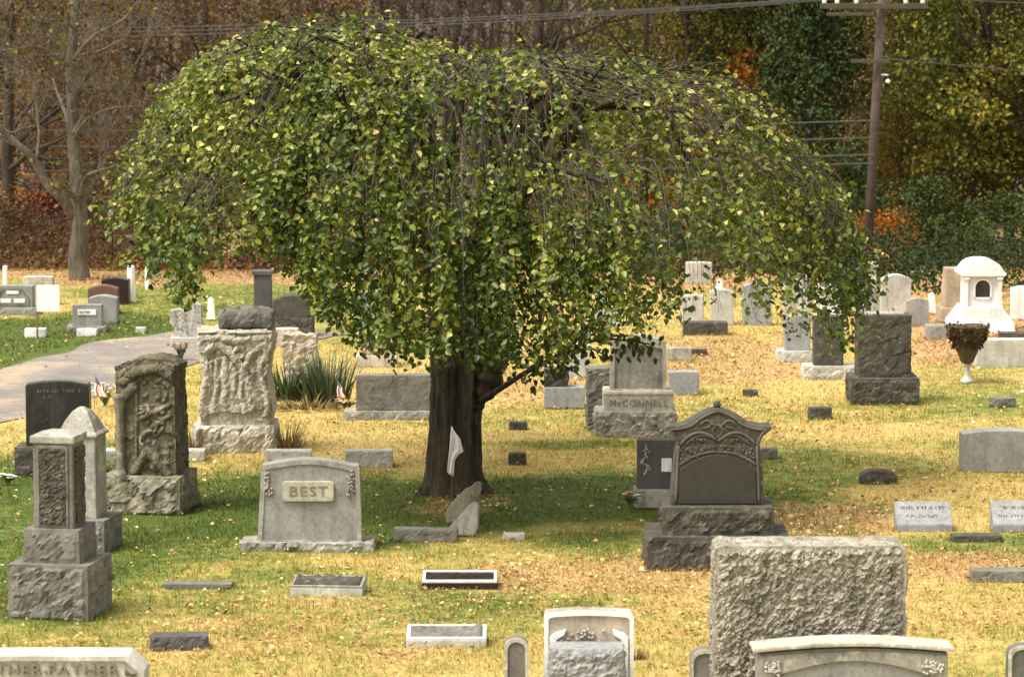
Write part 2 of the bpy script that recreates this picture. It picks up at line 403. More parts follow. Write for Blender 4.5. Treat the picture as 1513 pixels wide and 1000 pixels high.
def roadmat():
    m, nt, N, L, bs = newmat('gravel_road')
    geo = nd(nt, 'ShaderNodeNewGeometry'); pos = geo.outputs['Position']
    n1 = noise_n(nt, pos, .7, 7, .65); n2 = noise_n(nt, pos, 22, 5, .7)
    c = ramp(nt, n1.outputs[0], [(.32, (.14, .125, .115)), (.52, (.22, .195, .172)), (.66, (.42, .31, .19))]).outputs[0]
    c = mixc(nt, c, ramp(nt, n2.outputs[0], [(.35, .62), (.65, 1.0)]).outputs[0], .8, 'MULTIPLY')
    L.new(c, bs.inputs['Base Color']); bs.inputs['Roughness'].default_value = .9
    bp = nd(nt, 'ShaderNodeBump', Strength=.5, Distance=.02); L.new(n2.outputs[0], bp.inputs['Height']); L.new(bp.outputs[0], bs.inputs['Normal'])
    return m
G_road = roadmat()
def hillmat():
    m, nt, N, L, bs = newmat('leaf_litter_hill')
    geo = nd(nt, 'ShaderNodeNewGeometry'); pos = geo.outputs['Position']
    n1 = noise_n(nt, pos, .12, 7, .65); n2 = noise_n(nt, pos, 2.2, 7, .7)
    c = ramp(nt, n1.outputs[0], [(.3, (.045, .030, .022)), (.5, (.10, .064, .046)), (.7, (.17, .10, .06))]).outputs[0]
    c = mixc(nt, c, ramp(nt, n2.outputs[0], [(.32, .35), (.65, 1.25)]).outputs[0], .85, 'MULTIPLY')
    L.new(c, bs.inputs['Base Color']); bs.inputs['Roughness'].default_value = .95
    bp = nd(nt, 'ShaderNodeBump', Strength=.8, Distance=.3); L.new(n2.outputs[0], bp.inputs['Height']); L.new(bp.outputs[0], bs.inputs['Normal'])
    return m
G_hill = hillmat()
# ------------------------------------------------------------------ light and sky
w = bpy.data.worlds.new('World'); scene.world = w; w.use_nodes = True
nt = w.node_tree; bg = nt.nodes['Background']
sky = nt.nodes.new('ShaderNodeTexSky'); sky.sky_type = 'NISHITA'; sky.sun_disc = False
SUN_EL, SUN_AZ = 60, -122      # azimuth from +Y towards +X
sky.sun_elevation = R(SUN_EL); sky.sun_rotation = R(SUN_AZ); sky.air_density = 1.0; sky.dust_density = 4.0; sky.ozone_density = .6
hs = nt.nodes.new('ShaderNodeHueSaturation'); hs.inputs['Saturation'].default_value = .08
nt.links.new(sky.outputs[0], hs.inputs['Color']); wm = nt.nodes.new('ShaderNodeMix'); wm.data_type = 'RGBA'; wm.blend_type = 'MULTIPLY'; wm.inputs[0].default_value = 1; wm.inputs[7].default_value = (1, .96, .885, 1); nt.links.new(hs.outputs[0], wm.inputs[6]); nt.links.new(wm.outputs[2], bg.inputs[0]); bg.inputs[1].default_value = .12
sd = bpy.data.lights.new('sun', 'SUN'); so = bpy.data.objects.new('sun', sd); col.objects.link(so)
sd.energy = 1.5; sd.angle = R(24); sd.color = (1.0, .93, .82)
dv = Vector((math.sin(R(SUN_AZ))*math.cos(R(SUN_EL)), math.cos(R(SUN_AZ))*math.cos(R(SUN_EL)), math.sin(R(SUN_EL))))
so.rotation_euler = dv.to_track_quat('Z', 'Y').to_euler(); so.location = (-20, 30, 40)
scene.view_settings.view_transform = 'Standard'; scene.view_settings.look = 'None'; scene.view_settings.exposure = 1.5; scene.view_settings.gamma = 1
# ------------------------------------------------------------------ lawn zones (where the turf is green, straw or buried in leaves)
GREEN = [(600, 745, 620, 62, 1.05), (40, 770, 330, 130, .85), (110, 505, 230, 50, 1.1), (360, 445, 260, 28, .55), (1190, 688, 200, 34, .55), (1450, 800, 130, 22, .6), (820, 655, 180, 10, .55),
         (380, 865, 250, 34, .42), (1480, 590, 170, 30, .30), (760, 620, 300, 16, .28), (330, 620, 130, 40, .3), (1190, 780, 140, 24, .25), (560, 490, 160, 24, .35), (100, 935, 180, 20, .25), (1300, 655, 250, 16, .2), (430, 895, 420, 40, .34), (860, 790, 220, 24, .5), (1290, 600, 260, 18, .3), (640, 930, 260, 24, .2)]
LITTER = [(1090, 525, 190, 34, .62), (1440, 490, 130, 50, .95), (900, 850, 230, 26, .58), (1230, 765, 130, 32, .6), (1400, 838, 140, 24, .7), (300, 404, 420, 14, 1.1), (1100, 404, 600, 12, .8), (790, 560, 70, 26, .6),
          (520, 905, 330, 32, .35), (690, 740, 90, 22, .5), (950, 600, 180, 26, .35), (250, 690, 60, 16, .3), (1420, 735, 200, 20, .3), (450, 625, 120, 18, .3), (590, 680, 120, 14, .35), (1200, 408, 420, 26, 1.1), (1440, 425, 120, 22, 1.0), (120, 402, 250, 10, 1.1), (1130, 620, 260, 30, .3), (1250, 900, 400, 40, .3), (420, 955, 300, 30, .4), (1000, 900, 140, 40, .4)]
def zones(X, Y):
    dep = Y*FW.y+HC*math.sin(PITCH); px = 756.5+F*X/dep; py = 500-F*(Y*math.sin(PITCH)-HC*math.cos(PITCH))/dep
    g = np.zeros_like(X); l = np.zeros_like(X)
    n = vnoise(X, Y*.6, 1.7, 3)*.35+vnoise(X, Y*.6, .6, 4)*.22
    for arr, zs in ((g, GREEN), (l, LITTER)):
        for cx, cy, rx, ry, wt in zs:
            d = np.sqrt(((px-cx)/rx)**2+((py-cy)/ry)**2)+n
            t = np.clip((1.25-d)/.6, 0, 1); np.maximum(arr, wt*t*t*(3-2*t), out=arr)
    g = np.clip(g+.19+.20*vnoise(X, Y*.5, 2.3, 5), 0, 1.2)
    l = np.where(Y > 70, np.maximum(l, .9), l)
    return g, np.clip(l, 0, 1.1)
def relief(Y, X):
    "ground height: level lawn, a dip behind it, then the wooded hillside"
    Y = np.asarray(Y, dtype=float)
    k = np.interp(Y, [0, 69, 74, 82, 110, 140, 170, 205, 260, 330], [0, 0, -.5, -1.5, -2.2, -1.9, .6, 5, 15, 27])
    return k
ROADC = [(-200, 640), (-60, 596), (40, 570), (130, 545), (215, 518), (300, 503), (365, 494), (420, 486)]
rp = [at(*p) for p in ROADC]
def roadmask(X, Y, pad=0.0):
    d = np.full(X.shape, 1e9)
    for a, b in zip(rp[:-1], rp[1:]):
        ab = np.array([b.x-a.x, b.y-a.y]); t = np.clip(((X-a.x)*ab[0]+(Y-a.y)*ab[1])/(ab@ab), 0, 1)
        d = np.minimum(d, np.hypot(X-a.x-t*ab[0], Y-a.y-t*ab[1]))
    return d < 1.42+pad+.2*vnoise(X, Y, .8, 9)
def grid(xs, ys):
    X, Y = np.meshgrid(xs, ys); nx, ny = len(xs), len(ys)
    i = (np.arange(ny-1)[:, None]*nx+np.arange(nx-1)[None]).ravel()
    return X.ravel(), Y.ravel(), np.stack([i, i+1, i+nx+1, i+nx], 1)
def micro(X, Y): return .018*vnoise(X, Y, 1.6, 21)+.03*vnoise(X, Y, 5.5, 22)-.03
xs = np.concatenate([np.linspace(-150, -17, 20), np.arange(-15, 15.01, .25), np.linspace(17, 150, 20)])
ys = np.concatenate([np.linspace(-30, 24, 14), np.arange(25, 76, .25), np.linspace(77, 110, 23)])
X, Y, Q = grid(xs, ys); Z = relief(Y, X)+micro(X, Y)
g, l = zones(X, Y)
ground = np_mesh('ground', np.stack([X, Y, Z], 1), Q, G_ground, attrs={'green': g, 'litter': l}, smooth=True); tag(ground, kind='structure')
xs = np.linspace(-260, 260, 131); ys = np.linspace(109.9, 340, 70)
X, Y, Q = grid(xs, ys); Z = relief(Y, X)+vnoise(X, Y, 14, 31)*.6*np.clip((Y-112)/20, 0, 1)+vnoise(X, Y, 40, 32)*1.5*np.clip((Y-130)/40, 0, 1)
hill = np_mesh('hillside', np.stack([X, Y, Z], 1), Q, G_hill, smooth=True); tag(hill, kind='structure')
# road: its own sheet just above the turf
pts = []
for a, b in zip(rp[:-1], rp[1:]):
    n = max(2, int((b-a).length/.3))
    pts += [a.lerp(b, i/n) for i in range(n)]
pts.append(rp[-1])
V = []; 
for _ in range(6): pts = [pts[0]]+[(pts[i-1]+pts[i]*2+pts[i+1])/4 for i in range(1, len(pts)-1)]+[pts[-1]]
for i, p in enumerate(pts):
    t = (pts[min(i+1, len(pts)-1)]-pts[max(i-1, 0)]).normalized(); s = Vector((-t.y, t.x, 0))
    for k in range(9):
        o = (k/8-.5)*2*(1.36+.26*noise.noise(Vector((i*.31, 3 if k < 4 else 9, 0))))
        V.append((p.x+s.x*o, p.y+s.y*o))
V = np.array(V); zz = micro(V[:, 0], V[:, 1])+.014
q = [(i*9+k, i*9+k+1, (i+1)*9+k+1, (i+1)*9+k) for i in range(len(pts)-1) for k in range(8)]
road = np_mesh('gravel_road', np.column_stack([V, zz]), np.array(q), G_road, smooth=True); tag(road, kind='structure')
def outside(X, Y, pad=.0):
    ok = np.ones(len(X), bool)
    for cx, cy, hw, hd, r, tall in FOOT:
        dx = X-cx; dy = Y-cy; a = dx*math.cos(r)+dy*math.sin(r); b = -dx*math.sin(r)+dy*math.cos(r)
        ok &= ~((abs(a) < hw+pad) & (abs(b) < hd+pad))
    return ok
def blades(X, Y, H, W, name, label=None):
    n = len(X); z = micro(X, Y)+relief(Y, X)-.006
    an = rng.uniform(0, TAU, n); lean = rng.uniform(.1, .75, n); la = rng.uniform(0, TAU, n)
    V = np.empty((n, 3, 3)); cx, sx = np.cos(an)*W/2, np.sin(an)*W/2
    V[:, 0] = np.stack([X-cx, Y-sx, z], 1); V[:, 1] = np.stack([X+cx, Y+sx, z], 1)
    V[:, 2] = np.stack([X+np.cos(la)*lean*H, Y+np.sin(la)*lean*H, z+H*np.sqrt(1-np.minimum(lean, .95)**2*.8)], 1)
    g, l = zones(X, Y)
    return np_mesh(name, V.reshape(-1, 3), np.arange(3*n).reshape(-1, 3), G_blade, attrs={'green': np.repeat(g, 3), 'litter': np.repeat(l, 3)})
def make_lawn():
    n = 460000
    u = rng.uniform(0, 1, n); Y = 26.5*np.exp(u*math.log(74/26.5)); X = rng.uniform(-1, 1, n)*(.1525*1.12*Y+2)
    clump = vnoise(X, Y, .35, 41)+vnoise(X, Y, .12, 42)
    k = (rng.uniform(-1.4, 1.4, n) < clump+.5) & outside(X, Y, .0) & ~roadmask(X, Y)
    X, Y = X[k], Y[k]; n = len(X)
    H = rng.uniform(.028, .075, n)*(1+.35*vnoise(X, Y, 1.1, 43)); W = rng.uniform(.008, .019, n)*(Y/38)**.7
    # longer uncut grass along the foot of each stone
    ex, ey, eh = [], [], []
    for cx, cy, hw, hd, r, tall in FOOT:
        if tall <= 0: continue
        m = int((hw+hd)*4*75)
        t = rng.uniform(-1, 1, m); side = rng.integers(0, 4, m); off = np.abs(rng.normal(0, .022, m))+.004
        a = np.where(side < 2, t*hw, np.where(side == 2, -hw-off, hw+off)); b = np.where(side == 0, -hd-off, np.where(side == 1, hd+off, t*hd))
        ex.append(cx+a*math.cos(r)-b*math.sin(r)); ey.append(cy+a*math.sin(r)+b*math.cos(r)); eh.append(rng.uniform(.4, 1.25, m)*tall)
    ex, ey, eh = map(np.concatenate, (ex, ey, eh)); k = outside(ex, ey, -.002); ex, ey, eh = ex[k], ey[k], eh[k]
    X = np.concatenate([X, ex]); Y = np.concatenate([Y, ey]); H = np.concatenate([H, eh]); W = np.concatenate([W, rng.uniform(.007, .013, len(ex))])
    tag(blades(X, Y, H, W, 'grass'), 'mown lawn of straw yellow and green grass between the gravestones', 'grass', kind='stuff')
    # fallen leaves
    n = 120000
    u = rng.uniform(0, 1, n); Y = 26.5*np.exp(u*math.log(76/26.5)); X = rng.uniform(-1, 1, n)*(.1525*1.12*Y+.8)
    g, l = zones(X, Y)
    pr = .06+.52*l+.10*np.clip(vnoise(X, Y, .9, 51), 0, 1); k = (rng.uniform(0, 1, n) < pr) & outside(X, Y, -.04) & (~roadmask(X, Y, -.2) | (rng.uniform(0, 1, n) < .25))
    X, Y, l = X[k], Y[k], l[k]; n = len(X)
    z = micro(X, Y)+relief(Y, X)+rng.uniform(.012, .05, n)
    an = rng.uniform(0, TAU, n); D = np.stack([np.cos(an), np.sin(an), rng.uniform(-.45, .45, n)], 1); Nn = nrm(np.stack([rng.normal(0, .45, n), rng.normal(0, .45, n), np.ones(n)], 1))
    s = rng.uniform(.03, .068, n)*(Y/40)**.35
    tone = np.clip(rng.beta(2, 2, n)*.85+.16*(1-l)+.1*vnoise(X, Y, .8, 52), 0, 1)
    V, Q = leaf_arrays(np.stack([X, Y, z], 1), D, Nn, s, s*rng.uniform(.5, .85, n), .22)
    tag(np_mesh('fallen_leaves', V, Q, LF_fall, attrs={'tone': np.repeat(tone, 6)}), 'yellow tan and brown fallen leaves scattered over the lawn', 'fallen leaves', kind='stuff')
# ------------------------------------------------------------------ the weeping tree
T0 = at(668, 722); TU = unit(722)
tree = bpy.data.objects.new('weeping_elm_tree', None); col.objects.link(tree); tree.location = T0
tag(tree, 'broad weeping tree with yellow green umbrella crown and thick dark trunk', 'tree')
def tl(px, py, y=0.0): return Vector(((px-668)*TU*(T0.y+y)/T0.y, y, HC-(py+40)*(T0.y+y)/F*1.0-0.0))
def Hdome(x, y):
    r = math.hypot(x, y); ph = math.atan2(y, x); c = math.cos(ph)
    Rr = Rmax(ph); rho = r/Rr
    top = 5.32-.15*c-.15*math.exp(-((x-.7)/.95)**2)-.08*(x > 0)+.22*noise.noise(Vector((x*.62, y*.62, 3)))
    return top-2.3*min(rho, 1.3)**4.6+.20*noise.noise(Vector((x*1.5, y*1.5, 7)))
def Rmax(ph):
    c, s = math.cos(ph), math.sin(ph)
    a = 4.75 if c > 0 else 4.0
    return 1/math.sqrt((c/a)**2+(s/4.1)**2)*(1+.09*noise.noise(Vector((math.cos(ph)*3.5, math.sin(ph)*3.5, 1))))
BOT = [(140, 330), (160, 340), (205, 345), (222, 420), (235, 445), (290, 452), (305, 392), (330, 378), (400, 385), (440, 420), (462, 455), (485, 485), (520, 512), (560, 535), (640, 545), (700, 545), (760, 548), (800, 552), (870, 520), (920, 490), (1000, 482), (1060, 460), (1105, 455), (1140, 490), (1200, 515), (1250, 525), (1290, 500)]
bx = np.array([b[0] for b in BOT], float); by = np.array([b[1] for b in BOT], float)
def zbot(x, y):
    d = T0.y+y
    px = 756.5+F*(T0.x+x)/d; row = np.interp(px, bx, by)
    z1 = HC-(row+40)*d/F; z0 = HC-(row+40)*T0.y/F
    return max(z1, z0-.25) if y < 0 else z0+.35
# trunk: fluted column with a root flare
mb = MB(); n = 84; m = 80
vs = []; fs = []
for i in range(m+1):
    z = i/m*2.35; 
    rad = np.interp(z, [0, .12, .3, .7, 1.2, 1.6, 2.0, 2.35], [.375, .34, .31, .29, .28, .30, .34, .30])
    cx = np.interp(z, [0, 1.5, 2.35], [0, .055, .12])
    for k in range(n):
        a = TAU*k/n
        fl = .045*noise.noise(Vector((math.cos(a)*2.1, math.sin(a)*2.1, z*.35)))+.03*noise.noise(Vector((math.cos(a)*5, math.sin(a)*5, z*.9)))+.012*noise.noise(Vector((math.cos(a)*14, math.sin(a)*14, z*2.5)))
        fl += .13*math.exp(-z/.13)*max(0, math.cos(a*5+.6))**2*(1.5 if math.cos(a) > .4 else .8)-.035*abs(noise.noise(Vector((math.cos(a)*6.5, math.sin(a)*6.5, z*1.3))))-.022*abs(noise.noise(Vector((math.cos(a)*15, math.sin(a)*15, z*4.5))))+.02
        fl += .06*max(0, 1-abs((a-5.30)/.20))-.07*max(0, 1-abs((a-5.75)/.2))-.05*max(0, 1-abs((a-4.85)/.2))
        r = rad+fl; vs.append((cx+r*math.cos(a), r*math.sin(a), z-.05))
for i in range(m):
    for k in range(n): fs.append((i*n+k, i*n+(k+1) % n, (i+1)*n+(k+1) % n, (i+1)*n+k))
fs.append(tuple(m*n+k for k in range(n)))
mb.add(vs, fs)
trunk = mb.build('trunk', B_elm, tree, True)
FOOT.append((T0.x, T0.y, .38, .36, 0, .05))
# limbs
limb_pts = []
def curve(pts, n=14):
    "smooth polyline through a few points"
    pts = [Vector(p) for p in pts]; P = [pts[0]*2-pts[1]]+pts+[pts[-1]*2-pts[-2]]; out = []
    for i in range(1, len(P)-2):
        for k in range(n):
            t = k/n; a, b, c, d = P[i-1], P[i], P[i+1], P[i+2]
            out.append(.5*((2*b)+(c-a)*t+(2*a-5*b+4*c-d)*t*t+(3*b-a-3*c+d)*t**3))
    out.append(pts[-1]); return out
def wob(pts, a, sd):
    return [p+Vector((noise.noise(p*1.3+Vector((sd, 0, 0))), noise.noise(p*1.3+Vector((0, sd, 5))), noise.noise(p*1.3+Vector((3, 0, sd)))))*a for p in pts]
lm = []
NL = 11
for i in range(NL):
    ph = TAU*i/NL+random.uniform(-.2, .2); Rr = Rmax(ph)
    fr = random.uniform(.62, .82); c, s = math.cos(ph), math.sin(ph)
    e = Vector((c*Rr*fr, s*Rr*fr, 0)); e.z = Hdome(e.x, e.y)-.18
    mid = Vector((c*Rr*.28, s*Rr*.28, 0)); mid.z = random.uniform(3.7, 4.5)
    far = Vector((c*Rr*.5, s*Rr*.5, 0)); far.z = Hdome(far.x, far.y)-random.uniform(.15, .4)
    e2 = Vector((c*Rr*.97, s*Rr*.97, 0)); e2.z = Hdome(e2.x, e2.y)-.25
    pts = wob(curve([(c*.12+.1, s*.12, 1.9), (c*.35+.1, s*.3, 2.8), mid, far, e, e2]), .16, i*3.1)
    r0 = random.uniform(.11, .17); rad = [r0*(1-.86*(k/(len(pts)-1))**.8) for k in range(len(pts))]
    b = MB().tube(pts, rad, 8)
    for j in range(6):
        k = random.randint(18, len(pts)-14); p = pts[k]; ph2 = ph+random.choice((-1, 1))*random.uniform(.35, .9); L = random.uniform(.9, 1.9)
        q = [p]
        for st in range(1, 9):
            x = p.x+math.cos(ph2)*L*st/8; y = p.y+math.sin(ph2)*L*st/8
            zt = Hdome(x, y)-.12; q.append(Vector((x, y, min(zt, p.z+(zt-p.z)*min(1, st/4)))))
        q = wob(q, .12, j+i*7.7); q[0] = p
        b.tube(q, [rad[k]*.6*(1-.8*t/8) for t in range(9)], 6)
    b.build('limb', B_elm, tree, True)
# the burl and dark stem on the right of the trunk, and the low limb that reaches right
b = MB()
b.tube(wob(curve([tl(700, 600, -.1), tl(722, 560, -.12), tl(728, 520, -.1), tl(715, 470, 0)]), .05, 2), [.12+.07*math.sin(k/42*3.1)+.02*math.sin(k*.9) for k in range(43)], 10)
b.build('burl', B_elm, tree, True)
b = MB()
lowp = wob(curve([tl(706, 592, -.2), tl(745, 574, -.5), tl(790, 545, -.8), tl(835, 520, -1.1), tl(900, 505, -1.5), tl(965, 512, -1.9)]), .05, 4)
b.tube(lowp, [.042*(1-.8*k/(len(lowp)-1)) for k in range(len(lowp))], 6)
for k in (30, 44, 56): b.tube(wob([lowp[k], lowp[k]+Vector((.25, -.1, .02)), lowp[k]+Vector((.5, -.15, -.12))], .06, k), [.018, .012, .006], 5)
b.build('limb', B_elm, tree, True)
# big dark limb that shows through the top of the crown, right of centre
b = MB(); bp = wob(curve([tl(700, 160, -2.0), tl(735, 185, -2.4), tl(775, 212, -2.8), tl(840, 250, -3.2), tl(905, 272, -3.5)]), .05, 8)
b.tube(bp, [.085*(1-.7*k/(len(bp)-1)) for k in range(len(bp))], 8); b.build('limb', B_elm, tree, True)
b = MB(); bp = wob(curve([tl(470, 95, -1.4), tl(425, 112, -1.9), tl(375, 135, -2.2), tl(335, 152, -2.3)]), .04, 9)
b.tube(bp, [.05*(1-.6*k/(len(bp)-1)) for k in range(len(bp))], 6); b.build('limb', B_elm, tree, True)
# crooked dark branches lying over the right and top of the crown
for i in range(26):
    x = random.uniform(-2.2, 3.3); y = random.uniform(-3.2, 1.2)
    if math.hypot(x, y) > 3.6: continue
    ph = math.atan2(y, x)+random.uniform(-.5, .5); q = []; 
    for k in range(12):
        q.append(Vector((x, y, Hdome(x, y)+.03-.10*(k == 0)))); ph += random.uniform(-.35, .35); x += math.cos(ph)*.16; y += math.sin(ph)*.16
    for k in range(2, 12):
        if math.hypot(q[k].x, q[k].y) > .86*Rmax(math.atan2(q[k].y, q[k].x)): q = q[:k]; break
    if len(q) < 9: continue
    b = MB().tube(wob(q, .10, i*5.3), [.034*(1-k/13) for k in range(len(q))], 6)
    for k in (3, 6, 8): b.tube([q[k], q[k]+Vector((random.uniform(-.3, .3), random.uniform(-.3, .1), random.uniform(.02, .25))), q[k]+Vector((random.uniform(-.6, .6), random.uniform(-.5, .1), random.uniform(-.1, .3)))], [.014, .009, .004], 4)
    b.build('branch', B_elm, tree, True)
# weeping strands with their leaves
tw = MB(); P = []; D = []; Nn = []; L = []; tone = []
def strand(p, ph, n_flat, hang, leafd, dry):
    dry *= random.choice((.25, .6, .9, 1.0, 1.15, 1.3)); stn = random.gauss(0, .09)
    if noise.noise(p*.75+Vector((2, 5, 1)))+.6*noise.noise(p*1.9) < (-.18 if p.x > -.5 else -.42): return
    pts = [p.copy()]; el = random.uniform(-.1, .35) if random.random() < .8 else random.uniform(.4, 1.1); pos = p.copy(); hung = 0; k = 0
    zb = None
    while k < 60:
        r = math.hypot(pos.x, pos.y); rho = r/Rmax(ph)
        if k < n_flat and rho < .97:
            x2, y2 = pos.x+math.cos(ph)*.15, pos.y+math.sin(ph)*.15
            tgt = math.atan2(Hdome(x2, y2)-Hdome(pos.x, pos.y), .15)
            if pos.z > Hdome(pos.x, pos.y)+.05: tgt -= .5
        else: tgt = -1.45
        el += (tgt-el)*.28+random.uniform(-.26, .26); ph += random.uniform(-.22, .22)
        pos = pos+Vector((math.cos(ph)*math.cos(el), math.sin(ph)*math.cos(el), math.sin(el)))*.11
        pts.append(pos.copy()); k += 1
        if el < -1.0: hung += .11
        if hung > hang or pos.z < zbot(pos.x, pos.y)+random.uniform(0, .3): break
    tw.tube(pts, [max(.0022, .0075*(1-i/len(pts))) for i in range(len(pts))], 3, False)
    for i in range(1, len(pts)):
        a, b = pts[i-1], pts[i]; t = (b-a).normalized()
        for s in range(leafd):
            q = a.lerp(b, (s+random.random())/leafd)
            q = q+Vector((random.gauss(0, .055), random.gauss(0, .055), random.gauss(0, .035)))
            x, y, z = q
            # sparser towards the upper right
            dens = 1.0
            if x > -.2 and z > 3.6: dens = .36+.40*noise.noise(Vector((x*1.2, y*1.2, z*1.2)))
            if x > .9 and z < 3.1: dens *= .78 if x < 3.2 else 1.2
            dens *= .78+1.0*noise.noise(Vector((x*.95+9, y*.95, z*.95)))+1.0*noise.noise(Vector((x*2.3, y*2.3+4, z*2.3)))
            if random.random() > dens*dry: continue
            az = random.uniform(0, TAU); out = Vector((x, y, 0)).normalized() if (x or y) else Vector((1, 0, 0))
            side = Vector((math.cos(az), math.sin(az), 0))
            d = t*.35+side*1.0+Vector((0, 0, random.uniform(-.9, .25)))
            nn = out*.5+Vector((0, 0, .6))+Vector((random.uniform(-1, 1), random.uniform(-1, 1), random.uniform(-.6, .6)))
            P.append(q[:]); D.append(d[:]); Nn.append(nn[:]); L.append(.04+.065*random.random()**.8)
            cl = .5+.62*noise.noise(Vector((x*.8, y*.8, z*.8+4)))
            tn = .37+stn+.42*(cl-.5)+.05*(z-3)+random.gauss(0, .13)
            if x > 0 and z > 3: tn += .04
            if x > 2.6: tn += .10
            if x < -1.8: tn += .09
            if random.random() < .07: tn += random.uniform(.2, .5)
            tone.append(min(1, max(0, tn)))
for i in range(1450):
    ph = random.uniform(0, TAU); rho = math.sqrt(random.uniform(.01, 1))*.93
    r = rho*Rmax(ph); x, y = r*math.cos(ph), r*math.sin(ph)
    if y > 1.5 and random.random() < .45: continue
    z = Hdome(x, y)-random.uniform(0, .22)
    strand(Vector((x, y, z)), ph+random.uniform(-.5, .5), random.randint(2, 14), 9 if rho > .78 else random.uniform(.3, 1.5), 4, 1.0)
for i in range(420):      # the curtain
    ph = random.uniform(0, TAU)
    if math.sin(ph) > .5 and random.random() < .4: continue
    r = Rmax(ph)*random.uniform(.80, .97); x, y = r*math.cos(ph), r*math.sin(ph)
    strand(Vector((x, y, Hdome(x, y)-random.uniform(0, .9))), ph+random.uniform(-.4, .4), random.randint(0, 4), 9, 4, 1.0)
for i in range(300):      # front inner fall, hanging round the trunk
    x = random.uniform(-1.6, 2.2); y = random.uniform(-3.6, -.6)
    strand(Vector((x, y, random.uniform(2.5, 4.3))), math.atan2(y, x), 2, 9, 4, .95)
for i in range(420):      # bare twig ends over the top
    ph = random.uniform(0, TAU); r = math.sqrt(random.random())*.93*Rmax(ph); x, y = r*math.cos(ph), r*math.sin(ph)
    if x < -1 and random.random() < .6: continue
    p = Vector((x, y, Hdome(x, y)-.1)); d = Vector((random.uniform(-1, 1), random.uniform(-1, 1), random.uniform(.15, .9))).normalized()
    q = [p]
    for k in range(5):
        d = (d+Vector((random.uniform(-.4, .4), random.uniform(-.4, .4), -.22))).normalized(); q.append(q[-1]+d*.11)
    tw.tube(q, [.010, .008, .007, .005, .004, .002], 3, False)
for p in lowp[24::3]:
    for k in range(9):
        q = p+Vector((random.uniform(-.12, .2), random.uniform(-.1, .1), random.uniform(-.2, .1))); P.append(q[:]); D.append((random.uniform(-1, 1), random.uniform(-1, 1), -1)); Nn.append((random.uniform(-1, 1), -.8, .7)); L.append(.09); tone.append(random.uniform(0, .3))
tw.build('twigs', B_twig, tree)
P, D, Nn, L = map(np.array, (P, D, Nn, L))
V, Q = leaf_arrays(P, D, Nn, L, L*rng.uniform(.55, .78, len(L)), .2)
np_mesh('crown', V, Q, LF_elm, tree, {'tone': np.repeat(np.array(tone), 6)})
print('elm leaves', len(P))
# ------------------------------------------------------------------ gravestones
ROWS = 'headstones and monuments in the graveyard'; LOW = 'low flat grave markers in the lawn'; FAR = 'small headstones along the back of the lawn'
def arc(x0, z0, x1, z1, rise, n=10):
    return [(x0+(x1-x0)*i/n, z0+(z1-z0)*i/n+rise*math.sin(math.pi*i/n)) for i in range(n+1)]
def inset(out, bx, bt, bb=None):
    xs = [p[0] for p in out]; zs = [p[1] for p in out]; cx = (min(xs)+max(xs))/2; w = (max(xs)-min(xs))/2; z0, z1 = min(zs), max(zs); bb = bt if bb is None else bb
    return [(cx+(x-cx)*(w-bx)/w, z0+bb+(z-z0)*(z1-z0-bt-bb)/(z1-z0)) for x, z in out]
def rockobj(name, mat, parent, *a, **k):
    m = MB(); m.add(*rock(*a, **k)); return m.build(name, mat, parent)
class Carver:
    "raised relief on a stone's front: strokes, leaves and hanging cloth, laid out in picture units about a foot point"
    def __init__(s, px, py, u): s.px, s.py, s.u = px, py, u; s.segs = []; s.lv = []; s.cloth = None
    def stroke(s, pts, r):
        for a, b in zip(pts[:-1], pts[1:]): s.segs.append((a[0], a[1], b[0]-a[0], b[1]-a[1], r))
    def leaf(s, x, y, l, w, a): s.lv.append((x, y, l, w, math.cos(a), math.sin(a)))
    def at(s, x, z):
        X = s.px+x/s.u; Y = s.py-z/s.u; h = 0
        if s.cloth:
            ins = False; n = len(s.cloth)
            for i in range(n):
                (x1, y1), (x2, y2) = s.cloth[i], s.cloth[i-1]
                if (y1 > Y) != (y2 > Y) and X < (x2-x1)*(Y-y1)/(y2-y1)+x1: ins = not ins
            if ins: h = 3.2+3.6*abs(math.sin((X+(Y-560)*(X-340)*-.004)*.26+noise.noise(Vector((X*.03, Y*.03, 2)))*2.2))+1.5*noise.noise(Vector((X*.15, Y*.05, 0)))
        for ax, ay, dx, dy, r in s.segs:
            L2 = dx*dx+dy*dy or 1; t = min(1, max(0, ((X-ax)*dx+(Y-ay)*dy)/L2)); d = math.hypot(X-ax-t*dx, Y-ay-t*dy)
            if d < r: h = max(h, 1.0*math.sqrt(r*r-d*d)+.8)
        for lx, ly, l, w, c, sn in s.lv:
            a = (X-lx)*c+(Y-ly)*sn
            if abs(a) < l/2:
                b = abs(-(X-lx)*sn+(Y-ly)*c); ww = w*math.cos(a/l*math.pi)
                if b < ww: h = max(h, 2.2+2.6*(1-b/ww)+a*.12)
        return h*s.u
def wedge(mb, w, d, hf, hb, cx=0, cy=0, z0=0, bev=.008):
    b = bmesh.new(); bmesh.ops.create_cube(b, size=1)
    for v in b.verts:
        h = hb if v.co.y > 0 else hf
        v.co = (cx+v.co.x*w, cy+v.co.y*d, z0+(v.co.z+.5)*h if v.co.z > 0 else z0)
    bmesh.ops.bevel(b, geom=b.edges[:], offset=bev, segments=2, affect='EDGES'); return mb.bm(b)
def slope(w, d, hf, hb):
    "point on the tilted top of a wedge: x, share of the way back, lift"
    n = Vector((0, -(hb-hf), d)).normalized()
    return lambda x, t, o: Vector((x, -d/2+d*t, hf+(hb-hf)*t))+n*o

